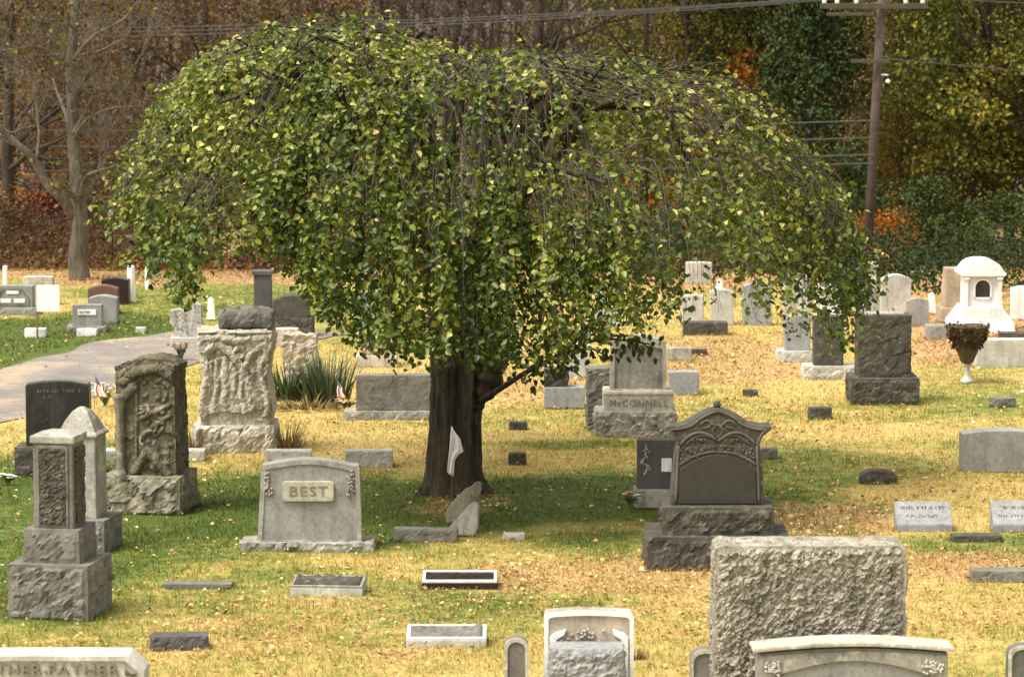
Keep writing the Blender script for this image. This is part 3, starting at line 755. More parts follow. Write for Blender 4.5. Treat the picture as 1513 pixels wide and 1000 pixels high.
def bevel_marker(label, px0, px1, pyb, hf_px, hb_m, d, body, border, inner, rot=0, lumps=0, name='bevel_marker', group=LOW, bw=.035, amp=.012):
    u = unit(pyb); w = (px1-px0)*u; hf = hf_px*u
    o = mon(name, label, 'grave marker', (px0+px1)/2, pyb, w, d, rot, group, .05)
    wedge(MB(), w, d, hf+.06, hb_m+.06, z0=-.06).build('body', body, o)
    S = slope(w, d, hf, hb_m); m = MB()
    for x0, x1, t0, t1 in ((-w/2+.006, w/2-.006, .02, bw/d+.02), (-w/2+.006, w/2-.006, 1-bw/d, .985), (-w/2+.006, -w/2+bw, bw/d+.02, 1-bw/d), (w/2-bw, w/2-.006, bw/d+.02, 1-bw/d)):
        m.hexa([S(x0, t0, -.01), S(x1, t0, -.01), S(x1, t1, -.01), S(x0, t1, -.01), S(x0, t0, .016), S(x1, t0, .016), S(x1, t1, .016), S(x0, t1, .016)])
    m.build('border', border, o)
    V = []; Fq = []; nx, ny = int((w-2*bw)/.016), max(3, int((d-2*bw)/.016))
    for j in range(ny+1):
        for i in range(nx+1):
            x = -w/2+bw+(w-2*bw)*i/nx; t = (bw+(d-2*bw)*j/ny)/d
            e = 0 if i in (0, nx) or j in (0, ny) else 1
            V.append(S(x, t, .003+e*amp*(lumps*.8+abs(noise.fractal(Vector((x*9, t*4, u*900)), 1, 2, 3))*2)))
    for j in range(ny):
        for i in range(nx): a = j*(nx+1)+i; Fq.append((a, a+1, a+nx+2, a+nx+1))
    MB().add(V, Fq).build('inscription_panel', inner, o, True)
    return o
def slab(label, px0, px1, pyt, pyb, d, mat, rise=0, name='headstone', group=ROWS, rot=0, base=None, bmat=None, taper=0, rocky=0, bev=.012, cat='headstone', tall=.07, front=None):
    "upright tablet (with an optional base: px0, px1, height px) that stands at row pyb"
    u = unit(pyb); xc = (px0+px1)/2; w = (px1-px0)*u; h = (pyb-pyt)*u*1.01
    bw = (base[1]-base[0])*u if base else w; bd = d+.16 if base else d
    o = mon(name, label, cat, xc, pyb, bw, bd, rot, group, tall)
    z0 = -.05; bo = 0
    if base:
        bh = base[2]*u; bo = ((base[0]+base[1])/2-xc)*u
        rockobj('base', bmat or mat, o, bw, bd, bh+.06, bo, 0, -.06, cell=.03, amp=.018, f=9, sd=px0 % 17, margin=.03, topamp=.1)
        z0 = bh-.004; h -= bd*.13
    if rocky:
        rockobj('tablet', mat, o, w, d, h-z0, 0, 0, z0, cell=.028, amp=rocky, f=9, sd=px1 % 13, topamp=.5, margin=.012)
    else:
        q = [(-w/2, z0), (w/2, z0)]+arc(w/2-taper*u, h-rise*u, -w/2+taper*u, h-rise*u, rise*u, 12)
        MB().prism(q, -d/2, d/2, bev).build('tablet', mat, o)
    if front: front(o, u, w, h, z0, -d/2)
    return o, u, w, h, z0, d

# --- BEST stone
u = unit(812); o = mon('headstone', 'grey headstone with sloping sides and the name BEST on a raised plate', 'headstone', 456, 812, 197*u, .5, 0, ROWS)
rockobj('base', S_grey, o, 197*u, .5, .13, -3*u, 0, -.06, cell=.03, amp=.03, f=6, sd=2, margin=.0, topamp=.6)
d = .24; out = [(-77*u, .065), (78*u, .065), (75*u, 119*u), (73*u, 122*u)]+arc(62*u, 123*u, -58*u, 125*u, 8*u, 12)+[(-69*u, 124*u), (-70*u, 121*u)]
MB().prism(out, -d/2, d/2, .014).build('tablet', S_grey2, o)
m = MB(); m.ring(inset(out, .0, .0, 0), inset(out, 7*u, 7*u, 0.02), -d/2-.014, -d/2+.01); m.build('frame', S_grey, o)
m = MB(); m.prism([(-39*u, 72*u), (-35*u, 70*u), (33*u, 70*u), (37*u, 72*u), (37*u, 97*u), (33*u, 100*u), (-35*u, 100*u), (-39*u, 97*u)], -d/2-.035, -d/2+.02, .008); m.build('name_plate', S_plate, o)
text_obj('BEST', 21*u, S_ink2, o, -1*u, -d/2-.036, 85*u, .006, sx=1.2)
for sx in (-1, 1):
    m = MB()
    for k in range(26):
        a = random.uniform(0, 1); x = sx*(63-9*a*random.random()+random.uniform(-3, 4))*u; z = (116-a*38)*u
        m.tube([(x, -d/2-.012, z-.012), (x+random.uniform(-.02, .02), -d/2-.02, z+.012)], [.014, .010], 6)
    m.build('corner_carving', S_grey, o, True)
# --- dark ornate monument
u = unit(843); o = mon('ornate_monument', 'tall dark granite monument with a carved arched crest on two rough tiers', 'monument', 1062, 843, 210*u, .95, 0, ROWS)
hb = 50*u; rockobj('base', S_dark, o, 210*u, .95, hb+.05, 0, 0, -.05, cell=.03, amp=.035, f=7, sd=3, margin=.05, topamp=.08)
h2 = 42*u; rockobj('plinth', S_dark, o, 163*u, .72, h2, 0, 0, hb-.003, cell=.026, amp=.03, f=8, sd=5, margin=.045, topamp=.05)
z0 = hb+h2-.005; d = .36
def ox(px): return (px-1063)*u
def oz(py): return z0+(729-py)*u*1.01
pts = [(993, 729), (1133, 729), (1131, 690), (1128, 655), (1125, 637), (1131, 626), (1143, 617), (1143, 612), (1126, 613), (1110, 610), (1098, 602), (1086, 595), (1074, 590), (1063, 587), (1052, 590), (1040, 595), (1028, 602), (1016, 610), (1004, 613), (995, 612), (995, 617), (1001, 626), (1004, 637), (1000, 655), (996, 690)]
MB().prism([(ox(a), oz(b)) for a, b in pts], -d/2, d/2, .012).build('die', S_dark, o)
pan = [(1006, 727), (1122, 727), (1119, 675)]+[(1119-113*i/12, 675-22*math.sin(math.pi*i/12)) for i in range(1, 12)]+[(1006, 675)]
MB().prism([(ox(a), oz(b)) for a, b in pan], -d/2-.018, -d/2+.02, .010).build('inscription_panel', S_darkp, o)
m = MB(); yf = -d/2-.004
def stroke(pl, r, k=6): m.tube([(ox(a), yf, oz(b)) for a, b in pl], r, k)
def bez(a, c, b, n=10): return [((1-t)**2*a[0]+2*t*(1-t)*c[0]+t*t*b[0], (1-t)**2*a[1]+2*t*(1-t)*c[1]+t*t*b[1]) for t in [i/n for i in range(n+1)]]
for s in (-1, 1):
    M = lambda x: 1063+s*x
    stroke(bez((M(0), 634), (M(32), 606), (M(56), 640)), .017); stroke(bez((M(0), 634), (M(28), 614), (M(48), 640)), .010)
    stroke(bez((M(62), 728), (M(60), 670), (M(58), 640)), .016); stroke(bez((M(58), 640), (M(64), 622), (M(72), 617)), .014)
    stroke(bez((M(70), 617), (M(40), 616), (M(30), 604)), .014); stroke(bez((M(30), 604), (M(14), 592), (M(0), 590)), .014)
    stroke(bez((M(4), 612), (M(18), 596), (M(26), 610)), .012); stroke(bez((M(10), 606), (M(12), 616), (M(22), 614)), .010)
    stroke(bez((M(58), 670), (M(30), 648), (M(0), 650)), .012)
    for k in range(40):
        x = random.uniform(2, 56); z = random.uniform(642, 668-.35*(56-x)); stroke([(M(x), z), (M(x+random.uniform(-3, 3)), z-3)], random.uniform(.008, .014), 5)
    for k in range(12): x = random.uniform(14, 50); stroke([(M(x), 632+random.uniform(0, 6)), (M(x+3), 630)], .009, 5)
stroke([(1063, 608), (1072, 618), (1063, 629), (1054, 618), (1063, 608)], .012); m.build('crest_carving', stone('carved_dark_highlight', (.135, .125, .10), speck=.4), o, True)
m = MB(); m.lathe([(.0, 0), (.03, .01), (.042, .04), (.03, .075), (.004, .085)], 10, (0, 0, oz(587)-.015)); m.build('finial', S_dark, o, True)
# --- big rough block and its neighbours in the front row
u = unit(1035); o = mon('rough_headstone', 'large pale headstone broken rough all over its wide face', 'headstone', 1196, 1035, 288*u, .5, 0, ROWS)
def wr(p, a, b, c): return Vector((p.x+.012*noise.noise(p*5)-.03*(1-c)*(1 if a < .5 else -.2)+.0, p.y, p.z+(.014*noise.noise(Vector((p.x*6, 0, 2)))-.03*(max(0, abs(a-.5)-.46)/.04 if c > .95 else 0))))
rockobj('tablet', S_rough, o, 280*u, .5, 240*u, 0, 0, -.05, cell=.015, amp=.036, f=10, sd=8, topamp=.3, margin=.05, fine=.5, sides=.6, warp=wr, aniso=2.0)
def framed(o, u, w, h, z0, y):
    pass
u = unit(1062); o = mon('headstone', 'grey headstone with pale arched cap and carved corner flowers before the rough block', 'headstone', 1261, 1062, 300*u, .5, 1.5, ROWS)
rockobj('base', S_grey, o, 330*u, .5, .10, 0, 0, -.05, cell=.04, amp=.02, margin=.03)
d = .26; top = arc(141*u, 94*u, -141*u, 94*u, 8*u, 16)
MB().prism([(-141*u, .04), (141*u, .04)]+top, -d/2, d/2, .01).build('tablet', S_grey2, o)
m = MB(); a0 = arc(149*u, 97*u, -149*u, 97*u, 9*u, 16); m.prism(a0+[(x, z+7*u) for x, z in reversed(a0)], -d/2-.05, d/2+.03, .012); m.build('cap', S_cream, o)
m = MB(); op = [(-139*u, .06), (139*u, .06)]+arc(139*u, 91*u, -139*u, 91*u, 7*u, 16); ip = [(-116*u, .12), (116*u, .12)]+arc(116*u, 62*u, -116*u, 62*u, 22*u, 16)
m.ring(op, ip, -d/2-.02, -d/2+.01); m.build('frame', S_grey, o)
for sx in (-1, 1):
    m = MB()
    for k in range(34):
        r = random.uniform(0, 13)*u; a = random.uniform(0, TAU); x = sx*118*u+r*math.cos(a)*1.2; z = 74*u+r*math.sin(a)
        m.tube([(x, -d/2-.024, z), (x+random.uniform(-.02, .02), -d/2-.032, z+random.uniform(-.02, .02))], [.015, .009], 6)
    m.build('corner_flowers', S_light, o, True)
u = unit(1050); o = mon('family_headstone', 'wide pale headstone with clipped corners lettered MOTHER FATHER at the lower left', 'headstone', 72, 1050, 290*u, .34, 0, ROWS)
d = .34; hh = 84*u
out = [(-143*u, -.05), (143*u, -.05), (143*u, hh-24*u), (119*u, hh), (-119*u, hh), (-143*u, hh-24*u)]
MB().prism(out, -d/2, d/2, .012).build('tablet', S_light, o)
inn = [(-134*u, .04), (134*u, .04), (134*u, hh-26*u), (114*u, hh-8*u), (-114*u, hh-8*u), (-134*u, hh-26*u)]
o2 = [(-142*u, .0), (142*u, .0), (142*u, hh-24.5*u), (118.5*u, hh-1*u), (-118.5*u, hh-1*u), (-142*u, hh-24.5*u)]
m = MB(); m.ring(o2, inn, -d/2-.022, -d/2+.01); m.build('frame', S_light, o)
m = MB(); m.box(268*u, .02, .018, 0, -d/2-.004, hh-37*u, .004); m.build('moulding', S_ink2, o)
for wd, x0, x1 in (('MOTHER', -120, -9), ('-', -6.5, -2), ('FATHER', 1.5, 105)):
    t = text_obj(wd, 23.5*u, S_ink2, o, 0, -d/2-.012, hh-22*u, .014); xs_ = [v.co.x for v in t.data.vertices]; t.scale.x = (x1-x0)*u/(max(xs_)-min(xs_)); t.location.x = x0*u-min(xs_)*t.scale.x
m = MB()
for sx in (1,):
    for k in range(7): m.tube([(sx*(116+k*2.2)*u, -d/2-.006, hh-30*u), (sx*(114+k*1.2)*u, -d/2-.014, hh-(14+k*2)*u)], [.012, .007], 5)
m.build('leaf_carving', S_ink2, o, True)
# back and front stones at the bottom middle
u = unit(1035); o = mon('headstone', 'pale tablet with a white raised rim standing behind the rough grey stone', 'headstone', 870, 1035, 134*u, .2, 0, ROWS)
d = .2; hh = 132*u; k1 = lambda a, b: [(-a*u, -.05), (a*u, -.05), (a*u, hh-b*u-5*u), (a*u-3*u, hh-b*u-1*u)]
out = [(-66*u, -.05), (66*u, -.05), (66*u, hh-5*u), (63*u, hh-1*u)]+arc(58*u, hh, -58*u, hh, 2.5*u, 8)+[(-63*u, hh-1*u), (-66*u, hh-5*u)]
MB().prism(out, -d/2, d/2, .008).build('tablet', S_pinklight, o)
m = MB(); m.ring(out, inset(out, 6*u, 6*u, .02), -d/2-.02, -d/2+.02); m.build('rim', S_white, o)
m = MB(); sc = [(-58*u, .0), (-48*u, .0), (-48*u, 78*u), (-48*u, 92*u), (-36*u, 100*u), (-34*u, 108*u), (-52*u, 102*u), (-58*u, 96*u)]
m.prism(sc, -d/2-.03, -d/2+.01, .006); m.build('shoulder_moulding', S_white, o); m = MB(); m.prism([(-x, z) for x, z in reversed(sc)], -d/2-.03, -d/2+.01, .006); m.build('shoulder_moulding', S_white, o)
m = MB()
for k in range(24): x = random.gauss(0, 15)*u; z = (100+random.gauss(0, 6)-abs(x/u)*.35)*u; m.tube([(x, -d/2-.006, z), (x+random.uniform(-.02, .02), -d/2-.02, z+.02)], [.014, .008], 5)
m.build('flower_carving', S_cream, o, True)
u = unit(1052); o = mon('rough_headstone', 'squat grey stone with a rough face right in front of the rimmed tablet', 'headstone', 867, 1052, 112*u, .32, 0, ROWS)
rockobj('tablet', S_blue, o, 108*u, .32, 104*u, 0, 0, -.05, cell=.02, amp=.03, f=10, sd=6, margin=.025, topamp=.15, fine=.5)
def footstone(label, px0, px1, pyt, pyb, rim=True):
    u = unit(pyb); w = (px1-px0)*u; h = (pyb-pyt)*u; d = .16
    o = mon('footstone', label, 'footstone', (px0+px1)/2, pyb, w, d, 0, 'small round topped footstones in the front row')
    out = [(-w/2, -.05), (w/2, -.05)]+[(w/2*math.cos(a), h-w*.36+w*.36*math.sin(a)) for a in [math.pi*i/12 for i in range(13)]]
    MB().prism(out, -d/2, d/2, .01).build('tablet', S_mid, o)
    m = MB(); m.ring(out, inset(out, .028, .03, 0.02), -d/2-.016, -d/2+.03); m.build('rim', S_cream, o)
footstone('narrow round topped footstone with dark stained face left of the rimmed tablet', 745, 781, 941, 1040)
footstone('small square grey footstone tight against the left side of the rough block', 1020, 1062, 958, 1030)
footstone('small pale rimmed footstone at the bottom right edge', 1489, 1532, 952, 1040)
# low markers
bevel_marker('white bordered low marker with a lumpy carved top in the foreground', 600, 719, 957, 12, .135, .36, S_light, S_white, S_mid, lumps=.2, amp=.022)
bevel_marker('low dark red marker with a white border and dark inset panel', 623, 735, 868, 8, .10, .36, S_maroon, S_white, S_maroon, lumps=0, amp=.006)
bevel_marker('low marker with a rough dark top and thin pale edge right of the lawn streak', 430, 538, 877, 9, .11, .36, S_light, S_grey, S_dark, rot=-4, lumps=.9, bw=.03, amp=.02)
def lowblock(label, px0, px1, pyt, pyb, d, mat, amp=.015, rot=0, name='low_marker', sd=1, tall=.05, warp=None, margin=.02):
    u = unit(pyb); w = (px1-px0)*u; h = max(.02, (pyb-pyt)*u*1.01-d*unit(pyb)*0-d*.16)
    p = at((px0+px1)/2, pyb); o = rockobj(name, mat, None, w, d, h+.05, 0, 0, -.05, cell=.022, amp=amp, f=9, sd=sd, margin=margin, warp=warp)
    o.location = (p.x, p.y+d/2, 0); o.rotation_euler = (0, 0, R(rot)); tag(o, label, 'grave marker', LOW); FOOT.append((p.x, p.y+d/2, w/2, d/2, R(rot), tall)); return o
lowblock('small dark rough block at the bottom left above the lettered stone', 222, 305, 934, 957, .24, S_slate, .02, 5, sd=3)
lowblock('thin dark flush slab in the green grass beside the stepped pillar', 240, 342, 858, 866, .20, S_mid, .006, sd=4, tall=.045)
lowblock('low pale marker half hidden behind the top of the BEST stone', 392, 460, 662, 686, .22, S_light, .008, sd=5)
lowblock('low pale block marker between the BEST stone and the trunk', 510, 579, 662, 687, .22, S_light, .008, sd=6)
lowblock('small dark block right of the trunk nearer the green shade', 752, 777, 667, 685, .16, S_dark, .01, sd=7)
lowblock('small dark block right of the trunk farther up the yellow lawn', 753, 778, 621, 634, .16, S_dark, .01, sd=8)
lowblock('little dark block just right of the ornate monument crest', 1126, 1149, 660, 673, .16, S_mid, .01, sd=9)
lowblock('little dark block alone on the yellow lawn under the dark square monument', 1195, 1229, 600, 614, .16, S_dark, .01, sd=10)
lowblock('dark rounded fieldstone marker in the leafy grass right of the ornate monument', 1272, 1326, 691, 711, .2, S_dark, .015, sd=11, warp=lambda p, a, b, c: Vector((p.x, p.y, p.z-.07*c*abs(a*2-1)**3)))
lowblock('long low grey slab at the right edge among orange leaves', 1437, 1530, 838, 861, .25, S_mid, .015, sd=12)
lowblock('dark sunken slab below the pair of lettered slant stones', 1408, 1480, 787, 799, .22, S_dark, .01, sd=13, rot=3)
lowblock('tiny dark marker in the orange leaves behind the ornate monument', 1098, 1120, 574, 582, .14, S_dark, .008, sd=14)
lowblock('tiny dark marker on the far lawn under the crown edge', 1020, 1045, 514, 523, .16, S_dark, .008, sd=15)
lowblock('sunken pale stub lying right of the leaning stones', 744, 775, 786, 793, .1, S_light, .006, sd=16, tall=.03)
lowblock('long low pale kerb stone behind the carved column stone', 143, 302, 661, 679, .25, S_light, .01, sd=17)
lowblock('low grey kerb in the grass left of the leaning stones', 582, 676, 778, 797, .16, S_mid, .012, sd=18, rot=-4)
lowblock('small broken slab lying in the grass at the right below the urn', 1468, 1498, 585, 597, .25, S_mid, .02, sd=19, rot=20)
def leaning(label, pts, pyb, d, mat, sd):
    u = unit(pyb); xc = sum(p[0] for p in pts)/len(pts)
    p = at(xc, pyb); q = [((a-xc)*u, (pyb-b)*u) for a, b in pts]
    m = MB(); m.prism(q, -d/2, d/2, .02)
    o = m.build('leaning_footstone', mat); o.location = (p.x, p.y+d/2, 0); o.rotation_euler = (R(-6), 0, R(-8)); tag(o, label, 'footstone', 'two leaning footstones at the foot of the tree')
    FOOT.append((p.x, p.y+d/2, .15, d/2, 0, .06))
leaning('leaning rough footstone nearer the trunk, with a small knob on its tip', [(660, 775), (658, 758), (664, 748), (688, 722), (698, 718), (702, 712), (710, 712), (711, 722), (706, 740), (706, 775)], 768, .12, S_olive2, 1)
leaning('leaning pale triangular footstone in front, at the end of the kerb', [(662, 792), (664, 780), (692, 748), (701, 741), (707, 746), (707, 780), (702, 792)], 788, .12, S_grey, 2)
# slant stones with worn lettering
def slant(label, px0, px1, pyt, pyb, words, lean=0):
    u = unit(pyb); w = (px1-px0)*u; d = .30; hf = .06; tot = (pyb-pyt)*u; hb = tot-.16*d+.0
    o = mon('slant_marker', label, 'grave marker', (px0+px1)/2, pyb, w, d, lean, 'pair of lettered slant stones on the right')
    wedge(MB(), w, d, hf+.05, hb+.05, z0=-.05).build('body', S_blue, o)
    S = slope(w, d, hf, hb); m = MB(); sl = math.hypot(d, hb-hf)
    pt = lambda x, z, o_: S(x, z/sl, o_)
    for (x0, z0, h, wd) in words: scribble(m, wd, x0*u, z0*sl, h*sl, 0, pt)
    m.build('lettering', S_ink, o)
slant('pale slant stone with two worn lines of lettering below the headstone at the right edge', 1325, 1408, 739, 783, [(-34, .64, .13, (5, 1, 4, 3)), (-25, .30, .11, (4, 3, 4))])
slant('pale slant stone cut by the right edge, two worn lines of lettering', 1468, 1545, 738, 783, [(-26, .64, .13, (3, 2, 4)), (-30, .32, .11, (4, 4, 3))])
# left stepped pillars
def stepped(label, name, xc, pyb, rot, tiers, mats, cap, group=ROWS, panel=None):
    u = unit(pyb); w0 = tiers[0][0]*u
    o = mon(name, label, 'monument', xc, pyb, w0, w0, rot, group)
    z = -.05
    for i, (w, h, nm, roughness, tp) in enumerate(tiers):
        hh = h*u+(.05 if i == 0 else .003)
        if roughness: rockobj(nm, mats[i], o, w*u, w*u, hh, 0, 0, z, cell=.026, amp=roughness, f=7, sd=i+xc % 7, margin=.045, topamp=.06, taper=tp)
        else: MB().box(w*u, w*u, hh, 0, 0, z, .014, tp).build(nm, mats[i], o)
        z += hh-.003
        if panel and nm == 'shaft':
            pw, ph, pm = panel; zc = z-hh/2
            for sd_, (rx) in enumerate((0, 90, -90)):
                pn = rockobj('panel', pm, o, pw*u, .03, ph*u, 0, -w*u/2-.004, zc-ph*u/2, cell=.018, amp=.018, f=16, sd=3+sd_, fine=.6); pn.rotation_euler = (0, 0, R(rx))
            m = MB()
            for sx in (-1, 1): m.box(3.5*u, .02, ph*u+6*u, sx*(pw/2+2)*u, -w*u/2-.005, zc-ph*u/2-3*u, .004)
            m.box(pw*u+2*u, .02, 5*u, 0, -w*u/2-.005, zc+ph*u/2, .004); m.build('panel_frame', mats[i], o)
    cw, ch, cn = cap
    MB().box(cw*u, cw*u, ch*u, 0, 0, z-.003, .012).build('cornice', mats[-1], o); z += ch*u-.006
    if cn:
        m = MB(); a = cw*u/2*.98; hz = cn*u
        prof = [(1.0, 0), (.86, .10), (.62, .52), (.36, .84), (.12, .985), (.0, 1.0)]
        vs = []; fs = []
        for r, t in prof[:-1]: vs += [(sx*a*r, sy*a*r, z+hz*t) for sx, sy in ((-1, -1), (1, -1), (1, 1), (-1, 1))]
        vs.append((0, 0, z+hz)); n = len(prof)-1
        for i in range(n-1):
            for k in range(4): fs.append((i*4+k, i*4+(k+1) % 4, (i+1)*4+(k+1) % 4, (i+1)*4+k))
        for k in range(4): fs.append(((n-1)*4+k, (n-1)*4+(k+1) % 4, n*4))
        fs.append((3, 2, 1, 0)); m.add(vs, fs).build('pointed_cap', mats[-1], o)
    return o
stepped('dark grey stepped pillar with a flat top and rough panel at the far left', 'pillar_monument', 82, 912, -10, [(122, 78, 'base', .04, 1), (87, 50, 'plinth', .025, .97), (62, 128, 'shaft', 0, .97)], [S_mid, S_mid, S_mid, S_grey], (68, 11, 7), panel=(40, 112, S_dark))
stepped('pale grey pillar with a pointed cap standing behind the stepped pillar', 'pillar_monument', 118, 816, -10, [(92, 48, 'base', .03, 1), (58, 122, 'shaft', 0, .97)], [S_mid, S_grey, S_grey], (64, 5, 38))
u = unit(702); o = mon('black_headstone', 'polished black headstone with a rough grey top at the left edge beside the road', 'headstone', 84, 702, 126*u, .5, 0, ROWS)
rockobj('base', S_dark, o, 124*u, .5, 46*u, 0, 0, -.04, cell=.03, amp=.02, margin=.03, sd=4, topamp=.1)
d = .24; hh = 92*u; zb = 41*u
MB().prism([(-47*u, zb), (47*u, zb), (47*u, zb+hh-2*u)]+arc(45*u, zb+hh, -45*u, zb+hh, 5*u, 8)+[(-47*u, zb+hh-2*u)], -d/2, d/2, .012).build('tablet', S_black, o)
m = MB(); q = arc(45*u, zb+hh+1.5*u, -45*u, zb+hh+1.5*u, 5*u, 8); m.prism([(45*u, zb+hh-1*u)]+q+[(-45*u, zb+hh-1*u)], -d/2+.03, d/2-.01, .006); m.build('rough_top', S_mid, o)
m = MB(); scribble(m, (3, 3, 6, 6), -33*u, zb+hh-12*u, 5*u, -d/2-.001); scribble(m, (4,), -22*u, zb+hh-20*u, 5*u, -d/2-.001); m.build('lettering', S_mid, o)
# carved column stone
u = unit(757); o = mon('carved_monument', 'mossy brown carved stone with a little column on its left edge and worn letters', 'monument', 216, 757, 122*u, .85, -8, ROWS, .10)
rockobj('base', S_olive2, o, 118*u, .85, 53*u+.05, 0, 0, -.05, cell=.028, amp=.06, f=5, sd=9, margin=.04, topamp=.2)
zb = 51*u; W = 92*u
def wc(p, a, b, c):
    x = p.x*(1-.05*c); z = p.z
    if c > .93: z -= .11*abs(a*2-1.1)**2.2*((c-.93)/.07)
    return Vector((x, p.y, z))
cv = Carver(222-4, 698, u)
random.seed(5)
cv.stroke([(206, 545), (204, 690)], 3.0); cv.stroke([(196, 697), (222, 660), (252, 692)], 7); cv.stroke([(186, 556), (205, 542), (240, 536), (262, 548)], 8); cv.stroke([(190, 575), (200, 565)], 9)
cv.stroke([(212, 640), (235, 618), (258, 606)], 4); cv.stroke([(214, 610), (236, 600), (256, 590)], 4)
for k in range(34): cv.leaf(random.uniform(210, 258), random.choice((random.uniform(545, 590), random.uniform(600, 690))), random.uniform(7, 13), random.uniform(3, 5.5), random.uniform(0, TAU))
for k in range(16): cv.leaf(random.uniform(182, 204), random.uniform(536, 580), random.uniform(7, 11), random.uniform(4, 6), random.uniform(0, TAU))
rockobj('carved_shaft', S_olive, o, W, .62, 176*u, 4*u, 0, zb, cell=.016, amp=.024, f=6, sd=12, topamp=.8, fine=.35, warp=wc, carve=cv.at)
m = MB(); x = -33*u; y = -.34
m.lathe([(.085, 0), (.085, .04), (.06, .07), (.052, .10), (.052, .78), (.07, .82), (.06, .86), (.085, .9), (.085, .95)], 14, (x, y, zb)); m.build('column', S_olive2, o, True)
m = MB(); X = lambda px: (px-222)*u+4*u; Zz = lambda py: zb+(698-py)*u
m = MB(); scribble(m, (1, 1), X(216), Zz(600), 10*u, -.39); scribble(m, (1,), X(216), Zz(648), 12*u, -.39); m.build('worn_letters', S_cream, o)
# stump monument
u = unit(667); o = mon('stump_monument', 'pale carved tree stump monument draped with stone cloth and topped by a log', 'monument', 346, 667, 120*u, .8, 0, ROWS, .10)
rockobj('base', S_cream, o, 118*u, .8, 38*u+.05, 0, 0, -.05, cell=.03, amp=.06, f=5, sd=5, margin=.02, topamp=.2)
zb = 36*u
def wst(p, a, b, c):
    k = 1+.05*math.sin(c*9)-.05*math.sin(c*math.pi)-(.06 if c < .12 else 0); return Vector((p.x*k, p.y, p.z))
cv = Carver(346+2, 630, u)
cv.stroke([(296, 486), (330, 480), (366, 486), (404, 483)], 8); cv.stroke([(300, 497), (350, 502), (398, 496)], 6)
cv.stroke([(308, 516), (326, 508), (342, 520), (362, 548), (384, 592)], 7); cv.stroke([(398, 512), (388, 540), (396, 580), (392, 612)], 5); cv.stroke([(298, 500), (302, 560), (297, 612)], 8)
cv.stroke([(392, 505), (372, 520), (362, 545)], 5); cv.stroke([(392, 500), (396, 530)], 5)
cv.cloth = [(308, 532), (334, 524), (352, 545), (372, 575), (394, 601), (360, 610), (330, 606), (299, 614), (302, 570)]
for k in range(34): cv.leaf(random.uniform(350, 402), random.uniform(505, 600), random.uniform(8, 15), random.uniform(3.5, 6.5), random.uniform(0, TAU))
for k in range(24): cv.leaf(random.uniform(298, 398), random.uniform(486, 520), random.uniform(8, 14), random.uniform(4, 7), random.uniform(0, TAU))
rockobj('stump', S_cream, o, 108*u, .66, 142*u, 2*u, 0, zb, cell=.014, amp=.026, f=6, sd=15, topamp=.9, fine=.4, warp=wst, carve=cv.at)
m = MB(); m.add(*rock(78*u, .42, 30*u, 16*u, .05, zb+143*u, cell=.03, amp=.035, f=6, sd=21, topamp=1, warp=lambda p, a, b, c: Vector((p.x, p.y*(1-.35*abs(c*2-1)**3), p.z-.05*abs(a*2-1)**4)))); m.build('log_top', S_mid, o)
# grey slab left of trunk
o, u, w, h, z0, d = slab('wide dark grey headstone on a pale base just left of the tree trunk', 526, 640, 550, 618, .28, S_mid, 2, base=(508, 648, 10), bmat=S_grey, rocky=.006)
# MCCONNELL monument
u = unit(643); o = mon('headstone', 'pale monument with recessed grey panel, lettered plinth and rough base right of the tree', 'monument', 940, 643, 122*u, .9, 0, ROWS)
rockobj('base', S_grey, o, 118*u, .85, 34*u+.05, 0, 0, -.05, cell=.026, amp=.035, f=9, sd=7, margin=.03, topamp=.08)
z = 33*u; MB().box(104*u, .62, 26*u, 4*u, 0, z, .012).build('plinth', S_cream, o); z += 26*u-.004
text_obj('McCONNELL', 14.5*u, S_ink2, o, 4*u, -.312, z-13*u, .006, sx=.95)
m = MB(); m.box(106*u, .64, 5*u, 4*u, 0, z, .012, .96); m.build('plinth_cap', S_cream, o); z += 5*u-.004
d = .34; out = [(-38*u, z), (46*u, z), (45*u, z+72*u)]+arc(44*u, z+73*u, -36*u, z+73*u, 7*u, 10)+[(-37*u, z+72*u)]
MB().prism(out, -d/2, d/2, .012).build('die', S_grey, o); m = MB(); m.ring(out, inset(out, 6*u, 12*u, .02), -d/2-.03, -d/2+.01); m.build('frame', S_cream, o)
# stones round it
slab('rough grey headstone half behind the left of the monument with the lettered plinth', 868, 908, 545, 632, .4, S_mid, rocky=.03)
slab('small bluish grey block right behind the monument with the lettered plinth', 988, 1033, 549, 580, .25, S_blue, 1)
slab('small grey slab on the far lawn right of the pale monument', 985, 1022, 514, 531, .2, S_grey, 1, group=FAR)
u = unit(600); o = mon('headstone', 'pale grey block with a dark rough top under the crown right of the trunk', 'headstone', 834, 600, 60*u, .34, 0, ROWS)
MB().box(60*u, .34, 31*u, 0, 0, -.03, .012).build('block', S_blue, o); rockobj('rough_top', S_dark, o, 34*u, .26, 28*u, -12*u, 0, 30*u-.03, cell=.03, amp=.03, sd=3)
